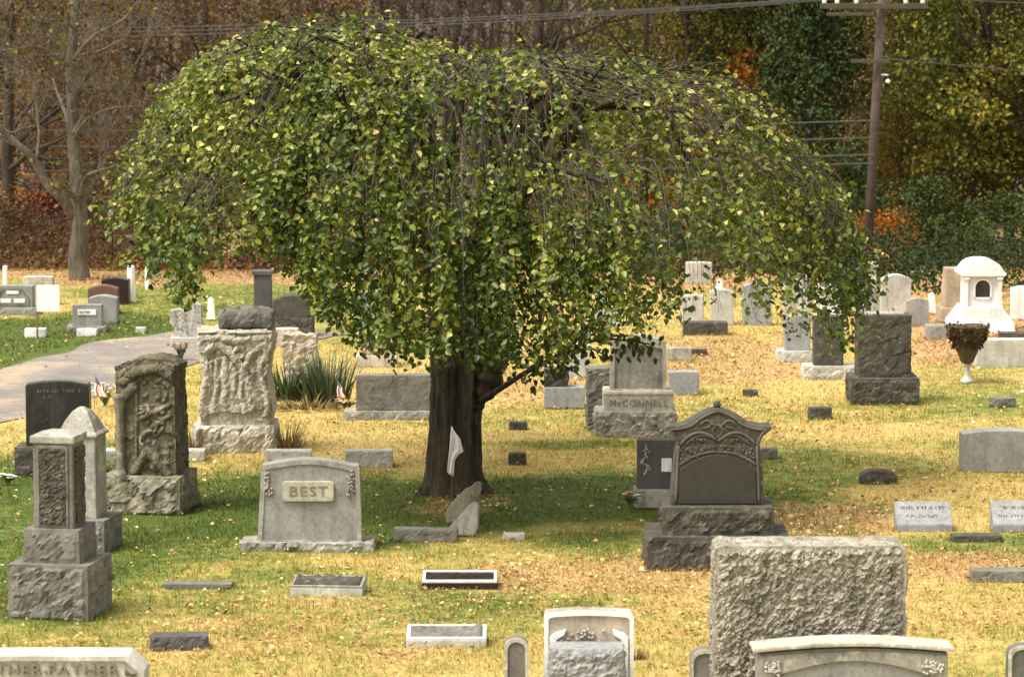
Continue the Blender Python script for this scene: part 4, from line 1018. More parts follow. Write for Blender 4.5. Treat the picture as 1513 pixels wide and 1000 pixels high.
# dark slab with portrait behind ornate monument
u = unit(747); o = mon('headstone', 'dark slate headstone with a white square plaque half hidden by the ornate monument', 'headstone', 970, 747, 66*u, .42, 0, ROWS)
MB().box(66*u, .42, 27*u, 0, 0, -.03, .012).build('base', S_grey, o); d = .22; zb = 26*u-.03
MB().box(60*u, d, 74*u, 2*u, 0, zb, .012).build('tablet', S_slate, o)
m = MB(); m.box(15*u, .02, 20*u, 15*u, -d/2-.006, zb+27*u, .003); m.build('plaque', S_white, o)
m = MB()
for k in range(24): z = zb+(22+44*k/24)*u; x = (-16+3*math.sin(k*.45)+random.uniform(-4.5, 4.5))*u; m.tube([(x, -d/2-.004, z), (x+random.uniform(-.03, .03), -d/2-.008, z+.03)], [.013, .004], 5)
m.build('flower_carving', S_light, o, True)
# right headstone, dark square monument and the rest of the right side
slab('wide grey headstone with a slightly arched top at the right edge', 1421, 1540, 636, 692, .3, S_grey2, 5, rocky=0)
u = unit(593); o = mon('square_monument', 'dark grey square monument with a rough face on a rough dark base at the right', 'monument', 1308, 593, 101*u, .8, 0, ROWS)
rockobj('base', S_dark, o, 100*u, .8, 34*u+.05, 0, 0, -.05, cell=.028, amp=.03, f=7, sd=11, margin=.04, topamp=.05)
rockobj('die', S_dark, o, 78*u, .5, 93*u, 0, 0, 33*u, cell=.028, amp=.022, f=6, sd=16, margin=.03, topamp=.1); m = MB(); m.box(60*u, .38, 3*u, 0, 0, 125*u, .006); m.build('top_ledge', S_grey, o)
o, u, w, h, z0, d = slab('dark headstone on a long pale base behind the hanging crown edge', 1203, 1247, 462, 556, .3, S_dark, 4, base=(1188, 1270, 15), bmat=S_light)
slab('grey headstone with a pale base showing under the right edge of the crown', 1160, 1198, 462, 533, .3, S_blue, 5, base=(1150, 1202, 14), bmat=S_light)
u = unit(458); o = mon('tiered_monument', 'pale tiered monument behind the dark square monument at the crown edge', 'monument', 1278, 458, 50*u, .6, 0, FAR)
MB().box(50*u, .6, 14*u, 0, 0, -.03, .02).build('base', S_light, o); MB().box(42*u, .5, 18*u, 0, 0, 14*u-.035, .02).build('plinth', S_grey2, o); MB().box(36*u, .42, 34*u, 0, 0, 32*u-.04, .02, .94).build('die', S_light, o); MB().box(40*u, .46, 6*u, 0, 0, 66*u-.045, .02).build('cap', S_light, o)
slab('pale round topped headstone standing above the dark square monument', 1302, 1346, 406, 462, .25, S_light, 7, group=FAR)
slab('low grey headstone right of the pale round topped one', 1340, 1372, 441, 479, .22, S_grey2, 4, group=FAR)
u = unit(478); o = mon('tapered_monument', 'tan tapered monument just left of the white tomb', 'monument', 1414, 474, 48*u, .7, 0, FAR)
MB().box(52*u, .7, 22*u, 0, 0, -.03, .02, .9).build('base', S_tan, o); MB().box(42*u, .55, 58*u, 2*u, 0, 22*u-.035, .02, .84).build('shaft', S_tan, o)
u = unit(492); o = mon('white_tomb', 'white domed tomb monument with a dark arched niche at the right', 'tomb', 1453, 492, 94*u, .95, 0, ROWS)
MB().box(96*u, .95, 20*u, 0, 0, -.04, .015, .95).build('base', S_white, o)
m = MB(); vs = [(-43, 0), (43, 0), (43, 4), (41, 5), (37, 11), (31, 18), (29, 22), (-29, 22), (-31, 18), (-37, 11), (-41, 5), (-43, 4)]
m.prism([(x*u, 19*u-.04+z*u) for x, z in vs], -.42, .42, .008); m.build('plinth', S_white, o); zb = 41*u-.045; hb = 46*u
ww = 26*u; aw = 11*u; ah = 40*u
arch = [(aw*math.cos(a), zb+ah-aw+aw*math.sin(a)) for a in [math.pi*i/12 for i in range(13)]]
m = MB(); yo = -.30
# front wall with the arched opening
outw = [(ww, zb), (ww, zb+hb)]+[(ww-2*ww*i/10, zb+hb) for i in range(1, 11)]+[(-ww, zb)]
inn = [(aw, zb+12*u)]+arch+[(-aw, zb+12*u)]
nn_ = len(inn); oo = [(ww, zb)]+[(ww*math.cos(a)/max(abs(math.cos(a)), abs(math.sin(a))), zb+hb/2+hb/2*math.sin(a)/max(abs(math.cos(a)), abs(math.sin(a)))) for a in [math.pi*i/12 for i in range(13)]]+[(-ww, zb)]
m.ring(oo, inn, yo, yo+.12); m.prism([(-ww, zb), (ww, zb), (ww, zb+12*u), (-ww, zb+12*u)], yo-.002, yo+.115, 0)
m.box(2*ww, .46, hb-.002, 0, .06, zb+.001, .004); m.build('body', S_white, o)
m = MB(); m.prism([(x*.97, z-.002) for x, z in inn], yo+.02, yo+.09, 0); m.build('niche_door', S_black, o)
m = MB(); ar2 = [(x*1.22, z+2.5*u) for x, z in inn]; m.ring(ar2, inn, yo-.03, yo+.01); m.build('niche_frame', S_white, o)
m = MB()
for sx in (-1, 1): m = MB(); m.box(6*u, .09, hb-.01, sx*(ww-1*u), yo-.02, zb, .006); m.box(9*u, .12, 4*u, sx*(ww-1*u), yo-.03, zb+hb-5*u, .006); m.build('pilaster', S_white, o)
m = MB(); z = zb+hb-.003; pr = [(31, 0), (34, 2), (34, 5), (31, 7), (28, 12), (23, 18), (16, 22), (7, 24)]
m.prism([(x*u, z+h_*u) for x, h_ in pr]+[(-x*u, z+h_*u) for x, h_ in reversed(pr)], -.40, .42, .012); m.build('domed_roof', S_white, o)
lowblock('low grey kerb stone left of the white tomb', 1370, 1415, 476, 502, .4, S_grey2, .008, sd=20)
lowblock('low dark slab just right of the leafy urn, under the white tomb', 1478, 1530, 488, 503, .3, S_dark, .01, sd=21)
slab('low pale stone with worn lettering right of the leafy urn', 1440, 1545, 502, 541, .3, S_light, 0, rot=6)
slab('small white headstone at the right edge beside the white tomb', 1495, 1530, 424, 470, .25, S_white, 3, group=FAR)
# far stones seen through and under the crown
slab('far white headstone glimpsed through the right of the crown', 1158, 1198, 405, 470, .25, S_light, 6, group=FAR)
slab('second far white headstone deeper in the crown beside the first', 1205, 1240, 418, 472, .25, S_white, 4, group=FAR)
slab('far grey headstone seen through the leaves above the yellow lawn', 1098, 1140, 418, 478, .3, S_blue, 6, group=FAR)
slab('far white headstone with a dark low slab in front, behind the crown', 1050, 1084, 428, 476, .25, S_light, 4, group=FAR)
lowblock('far dark low slab under the white stones behind the crown', 1010, 1075, 472, 495, .35, S_dark, .01, sd=22)
slab('far pale headstone left of the group behind the crown', 1008, 1040, 436, 482, .25, S_light, 3, group=FAR)
slab('far white stone high behind the crown near the tree line', 1014, 1052, 388, 418, .3, S_light, 1, group=FAR)
slab('far pale headstone behind the middle of the crown right of the trunk', 880, 915, 430, 480, .25, S_light, 4, group=FAR)
slab('pale stone peeping from behind the leaves near the low limb', 838, 872, 508, 556, .25, S_light, 3, group=FAR)
# stones left of trunk behind slab
u = unit(540); o = mon('stepped_headstone', 'cream stepped stone behind the dark slab left of the trunk', 'headstone', 556, 541, 60*u, .5, 0, ROWS)
MB().box(62*u, .5, 18*u, 0, 0, -.03, .012).build('base', S_cream, o); rockobj('rough_block', S_tan, o, 46*u, .36, 26*u, 2*u, 0, 18*u-.035, cell=.03, amp=.02)
slab('narrow grey cross shaped stone seen through the hanging leaves left of the trunk', 530, 556, 432, 498, .2, S_blue, 3, group=FAR)
slab('dark rounded headstone on a dark base under the left crown', 403, 456, 432, 498, .35, S_dark, 7, base=(398, 462, 28), bmat=S_dark)
u = unit(492); o = mon('square_pillar', 'dark square pillar standing behind the log of the stump monument', 'monument', 388, 492, 30*u, .35, 0, ROWS)
MB().box(34*u, .4, 14*u, 0, 0, -.03, .012).build('base', S_dark, o); MB().box(27*u, .32, 76*u, 0, 0, 14*u-.035, .012, .93).build('shaft', S_slate, o); m = MB(); m.box(31*u, .37, 6*u, 0, 0, 89*u-.037, .01); m.build('cap', S_slate, o)
u = unit(508); o = mon('broken_headstone', 'weathered pale broken stone with a notched top beside the road', 'headstone', 275, 512, 50*u, .3, 0, ROWS)
MB().box(46*u, .34, 16*u, 0, 0, -.03, .012).build('base', S_light, o)
m = MB(); m.prism([(x*u, 15*u-.03+z*u) for x, z in [(-20, 0), (19, 0), (23, 18), (22, 49), (16, 51), (8, 50), (4, 41), (-4, 39), (-10, 43), (-23, 40), (-24, 22), (-17, 14)]], -.1, .1, .012); m.build('tablet', S_rough2, o)
u = unit(560); o = rockobj('small_rough_stone', S_pinklight, None, 44*u, .28, 72*u, 0, 0, -.05, cell=.03, amp=.05, f=5, sd=31, topamp=1, taper=1.15, fine=.5); p = at(443, 560); o.location = (p.x, p.y, 0); tag(o, 'pale rough upright stone among the spiky plants behind the stump monument', 'headstone', ROWS)
slab('low pale slab beside the spiky plant right of the stump monument', 404, 440, 486, 512, .3, S_cream, 1, group=FAR)
# back left group
def plate(o, u, w, h, z0, y):
    m = MB(); m.box(w*.62, .02, h*.22, 0, y-.004, z0+(h-z0)*.52, .003); m.build('name_plate', S_white, o)
    m = MB(); scribble(m, (7,), -w*.26, z0+(h-z0)*.60, h*.09, y-.017); m.build('lettering', S_mid, o)
slab('small grey headstone with a white name strip beside the road at the upper left', 106, 150, 447, 489, .22, S_grey2, 0, group=FAR, base=(98, 156, 7), front=plate)
lowblock('white flat stone lying in front of the small grey headstone with the white strip', 113, 142, 484, 495, .2, S_white, .004, sd=23)
slab('pale topped grey headstone right behind the one with the white name strip', 131, 173, 437, 474, .3, S_grey2, 4, group=FAR)
slab('brownish red headstone behind the grey pair at the upper left', 130, 174, 422, 461, .3, S_red, 5, group=FAR)
slab('dark maroon headstone at the upper left beside the white post', 150, 190, 411, 447, .35, S_maroon, 3, group=FAR)
def frame2(o, u, w, h, z0, y):
    m = MB(); op = [(-w*.42, z0+.04), (w*.42, z0+.04), (w*.40, z0+(h-z0)*.45), (w*.24, h-.06), (-w*.24, h-.06), (-w*.40, z0+(h-z0)*.45)]
    m.ring(op, inset(op, .03, .03), y-.012, y+.01); m.build('panel_frame', S_mid, o)
    m = MB(); m.box(w*.26, .02, h*.15, -w*.17, y-.003, z0+.09, .002); m.box(w*.26, .02, h*.15, w*.17, y-.003, z0+.09, .002); m.box(w*.3, .02, h*.12, 0, y-.003, z0+(h-z0)*.62, .002); m.build('name_plate', S_white, o)
slab('grey headstone with a framed panel at the upper left edge', -12, 48, 418, 463, .28, S_grey2, 1, group=FAR, base=(-20, 54, 8), front=frame2)
slab('pale cream headstone behind the white sign board', 34, 78, 409, 448, .28, S_cream, 1, group=FAR)
o = mon('sign_post', 'white rectangular sign board on a thin brown post at the upper left', 'sign', 55, 497, .06, .06, 0, None, .03); u = unit(497)
m = MB(); m.box(.035, .035, 80*u, 0, 0, -.04, .004); m.build('post', M_post, o); m = MB(); m.box(34*u, .03, 39*u, 17*u, -.035, 37*u, .005); m.build('board', M_sign, o)
lowblock('pale low block at the foot of the white sign board', 36, 66, 483, 496, .25, S_white, .006, sd=24)
lowblock('small pale marker by the far kerb of the road', 200, 214, 482, 490, .2, S_light, .004, sd=25)
def stake(label, px, pyt, pyb, r, name='white_post'):
    u = unit(pyb); p = at(px, pyb); h = (pyb-pyt)*u
    m = MB(); m.lathe([(r, -.05), (r*.95, h*.94), (r*.5, h*.985), (.004, h)], 10); o = m.build(name, M_paint); o.location = p; tag(o, label, 'post', 'white posts along the back of the lawn')
stake('white post right of the dark maroon headstone at the upper left', 194, 391, 443, .075); stake('thin white post near the crown edge at the upper left', 218, 395, 425, .05); stake('thin pale post behind the framed grey headstone at the left edge', 8, 392, 420, .05)
def cone(label, px, pyt, pyb):
    u = unit(pyb); p = at(px, pyb); h = (pyb-pyt)*u
    m = MB(); m.box(.16, .16, h*.9, 0, 0, -.04, .008, .6); m.box(.03, .03, h*.1, 0, 0, h*.86-.04, .004); o = m.build('white_obelisk', S_white); o.location = p; tag(o, label, 'grave marker', 'small white pointed markers at the back')
cone('small white pointed marker left of the log of the stump monument', 312, 434, 468); cone('small white pointed marker left of the tan tapered monument', 1376, 427, 459); cone('small white pointed marker seen through the crown right of centre', 1063, 408, 440)
# ------------------------------------------------------------------ flags, flowers, urn
def cloth(nx, nz, fn, mats, name, parent, mi=None):
    V = [fn(i/nx, j/nz) for j in range(nz+1) for i in range(nx+1)]; Fq = []; M = []
    for j in range(nz):
        for i in range(nx): a = j*(nx+1)+i; Fq.append((a, a+1, a+nx+2, a+nx+1)); M.append(mi(i/nx, j/nz) if mi else 0)
    b = MB(); b.v = [tuple(v) for v in V]; b.f = Fq; b.m = M; o = b.build(name, mats, parent, True); s = o.modifiers.new('hem', 'SOLIDIFY'); s.thickness = .004; return o
p = T0+Vector((.005, -.52, 0)); o = bpy.data.objects.new('white_flag', None); col.objects.link(o); o.location = p; tag(o, 'limp white flag on a stick against the dark trunk', 'flag')
m = MB(); m.tube([(0, 0, -.05), (.005, 0, .5), (0, 0, .83)], .006, 6); m.build('stick', M_stick, o)
cloth(12, 16, lambda a, b: (-.055*b+a*((.06+.115*b/.54 if b < .54 else .125-.05*min(1, (b-.54)*8)) if True else 0)*min(1, .1+b*4), -.03-.022*math.sin(a*10+b*3)*min(1, b*3), .82-.54*b-.05*a*b), [M_white], 'cloth', o)
def usflag(label, px, pyb, h, w, lean):
    u = unit(pyb); o = bpy.data.objects.new('small_flag', None); col.objects.link(o); o.location = at(px, pyb); o.rotation_euler = (0, R(lean), 0); tag(o, label, 'flag', 'small faded flags on sticks')
    hh = h*u; ww = w*u
    m = MB(); m.tube([(0, 0, -.04), (0, 0, hh)], .006, 6); m.build('stick', M_stick, o)
    cloth(8, 12, lambda a, b: (ww*a*(.25+.75*b)*(1-.25*b)+.01*math.sin(b*8), -.01-.03*math.sin(a*9+b*2)*b, hh*.97-hh*.62*b-hh*.20*a*(1-b)), [M_white, M_redc, M_bluec], 'cloth', o, lambda a, b: 2 if (b < .3 and a < .7) else (1 if int(a*8) % 3 == 1 else 0))
usflag('small faded striped flag beside the black headstone', 139, 602, 48, 26, 4); usflag('small pale striped flag by the left end of the dark grey headstone', 499, 604, 46, 16, 0); usflag('little striped flag behind the spiky plant and stump monument', 448, 552, 66, 16, -12)
def flowers(label, px, pyb, h, n, mats, spread=.16, name='flower_bunch'):
    u = unit(pyb); o = bpy.data.objects.new(name, None); col.objects.link(o); o.location = at(px, pyb); tag(o, label, 'flowers', 'flowers left at the graves'); hh = h*u
    st_ = MB(); pt = MB(); lv = MB()
    for k in range(n):
        a = random.uniform(0, TAU); r = spread*math.sqrt(random.random()); e = Vector((r*math.cos(a), r*math.sin(a)*.6, hh*random.uniform(.6, 1)))
        st_.tube([(0, 0, -.02), e*.5+Vector((0, 0, .03)), e], .005, 4)
        mi = random.randrange(len(mats))
        for q in range(6):
            b = TAU*q/6; d = Vector((math.cos(b), math.sin(b), .35))*.035; t = Vector((-math.sin(b), math.cos(b), 0))*.016
            pt.add([e, e+d*.6+t, e+d, e+d*.6-t], [(0, 1, 2, 3)], mi)
        t = Vector((random.uniform(-1, 1), random.uniform(-1, 1), .5)).normalized()*.08; c = e*.5; s = Vector((-t.y, t.x, 0))*.3; lv.add([c, c+t*.5+s, c+t, c+t*.5-s], [(0, 1, 2, 3)])
    st_.build('stems', M_stem, o); lv.build('leaves', M_stem, o); pt.build('petals', mats, o)
flowers('white flowers right of the small striped flag near the black headstone', 155, 598, 32, 26, [M_petal, M_petal, M_petaly], .2)
flowers('white and red flowers at the left foot of the dark slate headstone', 930, 752, 26, 20, [M_petal, M_petalr], .13)
flowers('yellow and red flowers in the grass below the pale broken stone with a notched top', 268, 533, 30, 24, [M_petaly, M_petalr], .15)
flowers('pale flowers and trinkets at the left end of the dark grey headstone', 512, 606, 16, 22, [M_petal, M_petalr, M_petaly], .16)
flowers('pale flowers by the low pale kerb at the left edge', 12, 716, 16, 14, [M_petal], .12)
u = unit(562); o = mon('leafy_urn', 'dark planter covered in dead foliage on a slim white stem at the right', 'planter', 1430, 564, .2, .2, 0, None, .05)
m = MB(); m.lathe([(.10, -.04), (.10, .02), (.06, .05), (.04, .10), (.045, .26), (.07, .30)], 14); m.build('stem', S_light, o, True)
m = MB(); 
prof = [(.05, .26), (.09, .29), (.16, .45), (.25, .68), (.32, .83), (.305, .84), (.26, .76), (.05, .70)]
vs = []; fs = []
for i, (r, z) in enumerate(prof):
    for k in range(36):
        a = TAU*k/36; rr = r*(1+.07*noise.noise(Vector((math.cos(a)*4, math.sin(a)*4, z*9)))+(.03 if (k+i) % 2 else 0)); vs.append((rr*math.cos(a), rr*math.sin(a), z+.03*noise.noise(Vector((a*2, z, 3)))))
for i in range(len(prof)-1):
    for k in range(36): fs.append((i*36+k, i*36+(k+1) % 36, (i+1)*36+(k+1) % 36, (i+1)*36+k))
fs.append(tuple((len(prof)-1)*36+k for k in range(36))); m.add(vs, fs); m.build('basket', M_plastic, o)
n = 520; a_ = rng.uniform(0, TAU, n); z_ = rng.uniform(.42, .84, n)**.8; r_ = np.interp(z_, [.3, .45, .68, .84], [.10, .17, .26, .33])*rng.uniform(.92, 1.06, n)
dd = np.stack([np.cos(a_)*.6+rng.normal(0, .5, n), np.sin(a_)*.6+rng.normal(0, .5, n), rng.normal(-.2, .8, n)], 1); s_ = rng.uniform(.04, .085, n)
V, Q = leaf_arrays(np.stack([r_*np.cos(a_), r_*np.sin(a_), z_], 1), dd, np.stack([np.cos(a_), np.sin(a_), rng.uniform(-.2, .8, n)], 1)+rng.normal(0, .4, (n, 3)), s_*np.where(z_ > .76, .5, 1), s_*.5, .2)
np_mesh('dead_foliage', V, Q, LF_rust, o, {'tone': np.repeat(np.clip(rng.normal(.18, .2, n), 0, 1), 6)})
# ------------------------------------------------------------------ ground plants
def clump(label, name, px, pyb, n, ln, wd, spread, mat, upright, tone=(.2, .9), cat='plant', yoff=0):
    p = at(px, pyb); V = []; Fq = []; T = []
    for k in range(n):
        a = random.uniform(0, TAU); r = spread*math.sqrt(random.random()); b = Vector((r*math.cos(a), r*math.sin(a)*.7, -.02)); L_ = ln*random.uniform(.6, 1); d = Vector((math.cos(a)*random.uniform(.1, 1), math.sin(a)*random.uniform(.1, 1), upright)).normalized()
        s = Vector((-d.y, d.x, 0)).normalized() if abs(d.x)+abs(d.y) > 1e-4 else Vector((1, 0, 0)); q = b; n0 = len(V); tn = random.uniform(*tone)
        for i in range(6):
            w_ = wd*(1-i/5.3)*.5; V += [q-s*w_, q+s*w_]; T += [tn, tn]; q = q+d*L_/5; d = (d+Vector((0, 0, -.16))).normalized()
        Fq += [(n0+2*i, n0+2*i+1, n0+2*i+3, n0+2*i+2) for i in range(5)]
    o = np_mesh(name, np.array([v[:] for v in V]), np.array(Fq), mat, None, {'tone': np.array(T)}); o.location = p; tag(o, label, cat); return o
clump('dark green spiky plant clump behind the stump monument, left of the dark grey headstone', 'spiky_plant', 482, 592, 190, .85, .045, .34, LF_yucca, 1.6)
clump('smaller dark spiky clump close against the right side of the stump monument', 'spiky_plant', 425, 588, 110, .62, .04, .24, LF_yucca, 1.2, (.1, .7))
clump('dry brown ornamental grass at the right foot of the stump monument', 'dry_grass_clump', 424, 664, 160, .5, .016, .16, LF_straw, .9, (0, .6))
clump('dry green and tan grass tuft at the left foot of the stump monument', 'dry_grass_clump', 284, 668, 110, .42, .018, .12, LF_straw, 1.0, (.1, .8))
clump('brown dead leaves piled low under the spiky plants', 'dead_plant', 455, 600, 130, .35, .03, .45, LF_straw, .4, (0, .35))
clump('dark dead tuft right of the rimmed tablet in the foreground', 'dead_plant', 940, 972, 90, .13, .014, .07, LF_straw, .8, (0, .12))
# ------------------------------------------------------------------ woods behind the lawn
def zg(y): return float(relief(y, 0))
def place(px, y): return Vector(((px-756.5)/F*(y*FW.y+(HC-zg(y))*math.sin(PITCH)), y, zg(y)-.1))
def branch(mb, p, d, r, L, depth, tips, spread=.55, up=.1, n=5, minr=.006):
    pts = [p]; rad = [r]; q = p.copy(); dd = d.copy()
    for i in range(n):
        dd = (dd+Vector((random.uniform(-.22, .22), random.uniform(-.22, .22), random.uniform(-.15, .15)+up*.3))).normalized(); q = q+dd*L/n; pts.append(q.copy()); rad.append(max(minr, r*(1-.55*(i+1)/n)))
    mb.tube(pts, rad, 7 if r > .06 else (5 if r > .02 else 3), False); tips.append((q.copy(), dd.copy(), depth))
    if depth <= 0: return
    for k in range(3 if depth > 1 else 4):
        i = random.randint(1 if depth < 3 else 2, n); a = random.uniform(0, TAU); o = dd.orthogonal().normalized(); o.rotate(Matrix.Rotation(a, 3, dd) if True else None)
        nd_ = (dd*(1-spread*.5)+o*spread+Vector((0, 0, up))).normalized()
        branch(mb, pts[i], nd_, rad[i]*.62, L*random.uniform(.55, .78), depth-1, tips, spread, up, n, minr)
def crownleaves(centres, n, size, bias=(0, 0), rad=.6):
    C = np.array([c[:] for c in centres]); k = rng.integers(0, len(C), n)
    off = rng.normal(0, 1, (n, 3)); off = nrm(off)*(rng.uniform(0, 1, (n, 1))**.5)*rad*rng.uniform(.6, 1.3, (len(C), 1))[k]; off[:, 2] *= .75
    P = C[k]+off; D = rng.normal(0, 1, (n, 3)); D[:, 2] -= .6; N = off/rad*.7+np.array([0, 0, .8])+rng.normal(0, .5, (n, 3))
    s = size*rng.uniform(.7, 1.35, n); V, Q = leaf_arrays(P, D, N, s, s*rng.uniform(.6, .85, n), .18)
    ct = rng.uniform(-.18, .18, len(C))[k]; tone = np.clip(.42+bias[0]+ct+rng.normal(0, .14, n), 0, 1)
    return V, Q, np.repeat(tone, 6)
def proto_tree(name, h, r, trunk_r, mat, nleaf, size, bias=0, lowest=.22, clumps=70, barkm=None, shape=1.0, lobes=.48, lean=0):
    root = bpy.data.objects.new(name, None); col.objects.link(root)
    mb = MB(); cs = []
    tp = wob(curve([(0, 0, 0), (lean*.3, 0, h*.3), (lean*.6, .1, h*.6), (lean, 0, h*.93)], 6), .12, random.random()*50)
    mb.tube(tp, [trunk_r*(1.25 if i == 0 else 1)*(1-.9*i/(len(tp)-1)) for i in range(len(tp))], 9)
    for k in range(clumps):
        t = lowest+(1-lowest)*random.random(); e = (1-((t-lowest)/(1-lowest)*2-.75)**2*.55) if shape > .5 else (1.06-t)*1.25
        a = random.uniform(0, TAU); rr = r*max(.15, e)*math.sqrt(random.uniform(.12, 1)); c = Vector((rr*math.cos(a), rr*math.sin(a), t*h)); cs.append(c)
        if k % 2 == 0:
            zi = max(1, min(len(tp)-2, int((t-.14)*len(tp)))); s = tp[zi]; mb.tube(wob([s, s.lerp(c, .4)+Vector((0, 0, .1*rr)), c], .15, k), [trunk_r*.34*(1-t*.6), trunk_r*.2*(1-t*.6), .012], 5, False)
    mb.build('trunk', barkm or B_far, root, True)
    V, Q, T = crownleaves(cs, nleaf, size, (bias, 0), lobes*r*.5)
    np_mesh('crown', V, Q, mat, root, {'tone': T}); return root
def copy_tree(o):
    c = o.copy(); col.objects.link(c)
    for ch in o.children: k = ch.copy(); col.objects.link(k); k.parent = c
    return c
PROTO = {}
def wood(kind, label, px, y, sc=1.0, cat='tree', rot=None, group='trees along the far edge of the graveyard'):
    mk = {'olive': lambda: proto_tree('broadleaf_tree', 11, 4.2, .22, LF_olive, 15000, .125, .04, .27, 90),
          'olive2': lambda: proto_tree('broadleaf_tree', 9, 3.4, .18, LF_olive, 12000, .12, .10, .12, 70, lobes=.7),
          'green': lambda: proto_tree('green_tree', 9.5, 3.6, .2, LF_green, 14000, .12, .03, .16, 85, lobes=.5),
          'gold': lambda: proto_tree('golden_tree', 10, 3.8, .2, LF_gold, 9000, .125, -.05, .22, 70, lobes=.6),
          'dark': lambda: proto_tree('evergreen_tree', 9.5, 2.7, .2, LF_dark, 15000, .115, 0, .06, 90, shape=.3, lobes=.55),
          'rust': lambda: proto_tree('rusty_tree', 9, 3.2, .17, LF_rust, 4200, .115, .05, .25, 60, lobes=.7),
          'shrub': lambda: proto_tree('leafy_shrub', 2.6, 1.7, .05, LF_dark, 6500, .085, .15, .05, 40, lobes=.8),
          'oshrub': lambda: proto_tree('orange_shrub', 2.2, 1.2, .04, LF_orange, 2200, .09, 0, .1, 24, lobes=.8),
          'rshrub': lambda: proto_tree('crimson_shrub', 2.4, 1.5, .04, LF_red, 2400, .09, 0, .08, 26, lobes=.8),
          'bshrub': lambda: proto_tree('brown_shrub', 2.3, 1.9, .04, LF_rust, 4500, .08, -.08, .05, 36, lobes=.8)}[kind]
    first = kind not in PROTO
    if first: PROTO[kind] = mk()
    o = PROTO[kind] if first else copy_tree(PROTO[kind])
    o.location = place(px, y); o.scale = (sc, sc, sc*random.uniform(.95, 1.05)); o.rotation_euler = (0, 0, random.uniform(0, TAU) if rot is None else rot); tag(o, label, cat, group); return o
wood('dark', 'dense dark evergreen left of the utility pole behind the crown edge', 1190, 88, .85)
wood('dark', 'dark evergreen close behind the utility pole on its left', 1238, 97, .95)
wood('olive', 'tall olive green tree right of the utility pole with an arching limb', 1450, 90, 1.0)
wood('olive', 'olive green tree at the far right edge behind the white tomb', 1545, 88, .95)
wood('green', 'full mid green tree left of the utility pole above the crown shoulder', 1130, 101, 1.1)
wood('green', 'full mid green tree low behind the round shrub right of the pole', 1375, 94, .7)
wood('green', 'mid green tree at the upper right behind the olive trees', 1560, 100, 1.1)
wood('rust', 'rust leaved tree in front of the long low house, left one', 70, 98, .9)
wood('rust', 'rust leaved tree in front of the long low house, right one', 205, 99, .95)
wood('rust', 'rust leaved small tree behind the trunk of the forked bare tree', 140, 94, .65)
wood('olive2', 'yellowing olive tree directly behind the utility pole', 1325, 98, 1.05)
wood('olive2', 'olive green tree behind the right shoulder of the weeping crown', 1010, 98, 1.1)
wood('gold', 'golden orange tree glowing above the crown left of the utility pole', 1050, 103, 1.0)
wood('gold', 'golden tree between the utility pole and the olive tree on its right', 1385, 108, 1.2)
wood('olive', 'broad olive tree in the second row above the white tomb', 1470, 112, 1.25)
wood('olive', 'broad olive tree in the second row left of the utility pole', 1180, 112, 1.25)
wood('olive2', 'dull olive tree at the top of the frame above the right of the crown', 920, 118, 1.2)
wood('rust', 'rust brown thin tree in the second row right of the pole', 1330, 92, .75)
wood('rust', 'thin rusty tree at the top right corner of the picture', 1520, 104, 1.2)
wood('rust', 'thin brown leaved tree behind the top of the crown left of centre', 430, 112, 1.1)
wood('rust', 'thin brown leaved tree at the upper left behind the bare tree', 250, 120, 1.1)
wood('rust', 'thin brown leaved tree at the upper left corner', 60, 104, 1.0)
wood('olive2', 'thin olive tree at the upper left corner behind the bare tree', 20, 112, .9)
wood('shrub', 'round dark green shrub behind the low headstone right of the utility pole', 1372, 81, .95, 'shrub')
wood('shrub', 'dark green shrub behind the white tomb', 1490, 84, .8, 'shrub')
wood('shrub', 'dark green shrub left of the foot of the utility pole', 1225, 83, .95, 'shrub')
wood('shrub', 'dark green shrub behind the far white stone and the crown', 1060, 81, 1.1, 'shrub')
wood('oshrub', 'bright orange shrub right of the foot of the utility pole', 1312, 82, .85, 'shrub')
wood('rshrub', 'crimson shrub left of the bare tree trunk', 62, 84, .95, 'shrub')
wood('gold', 'golden leaved tree at the top edge left of the dark bare trunk', 470, 118, .9)
wood('gold', 'small golden orange tree right behind the utility pole', 1330, 90, .45)
wood('gold', 'bright golden tree top in the upper right above the white tomb', 1490, 97, .85)
wood('oshrub', 'high orange bush top glowing above the right of the crown', 1062, 99, 2.6, 'shrub')
wood('oshrub', 'orange shrub at the left edge beyond the framed headstone', 35, 96, .8, 'shrub')
for i, (px, y, s, lb) in enumerate([(10, 80, .9, 'brown shrub at the left edge behind the framed headstone'), (165, 86, .9, 'brown shrub right of the bare tree trunk'), (320, 82, .9, 'brown shrub behind the left hem of the crown'), (470, 84, 1.0, 'brown shrub seen under the left arch of the crown'),
      (600, 83, 1.0, 'brown shrub behind the left of the trunk'), (760, 84, 1.0, 'brown shrub behind the right of the trunk'), (900, 82, 1.0, 'brown shrub behind the right centre of the crown'), (1140, 80, .8, 'brown shrub low behind the right hem of the crown')]):
    wood('bshrub', lb, px, y, s, 'shrub')
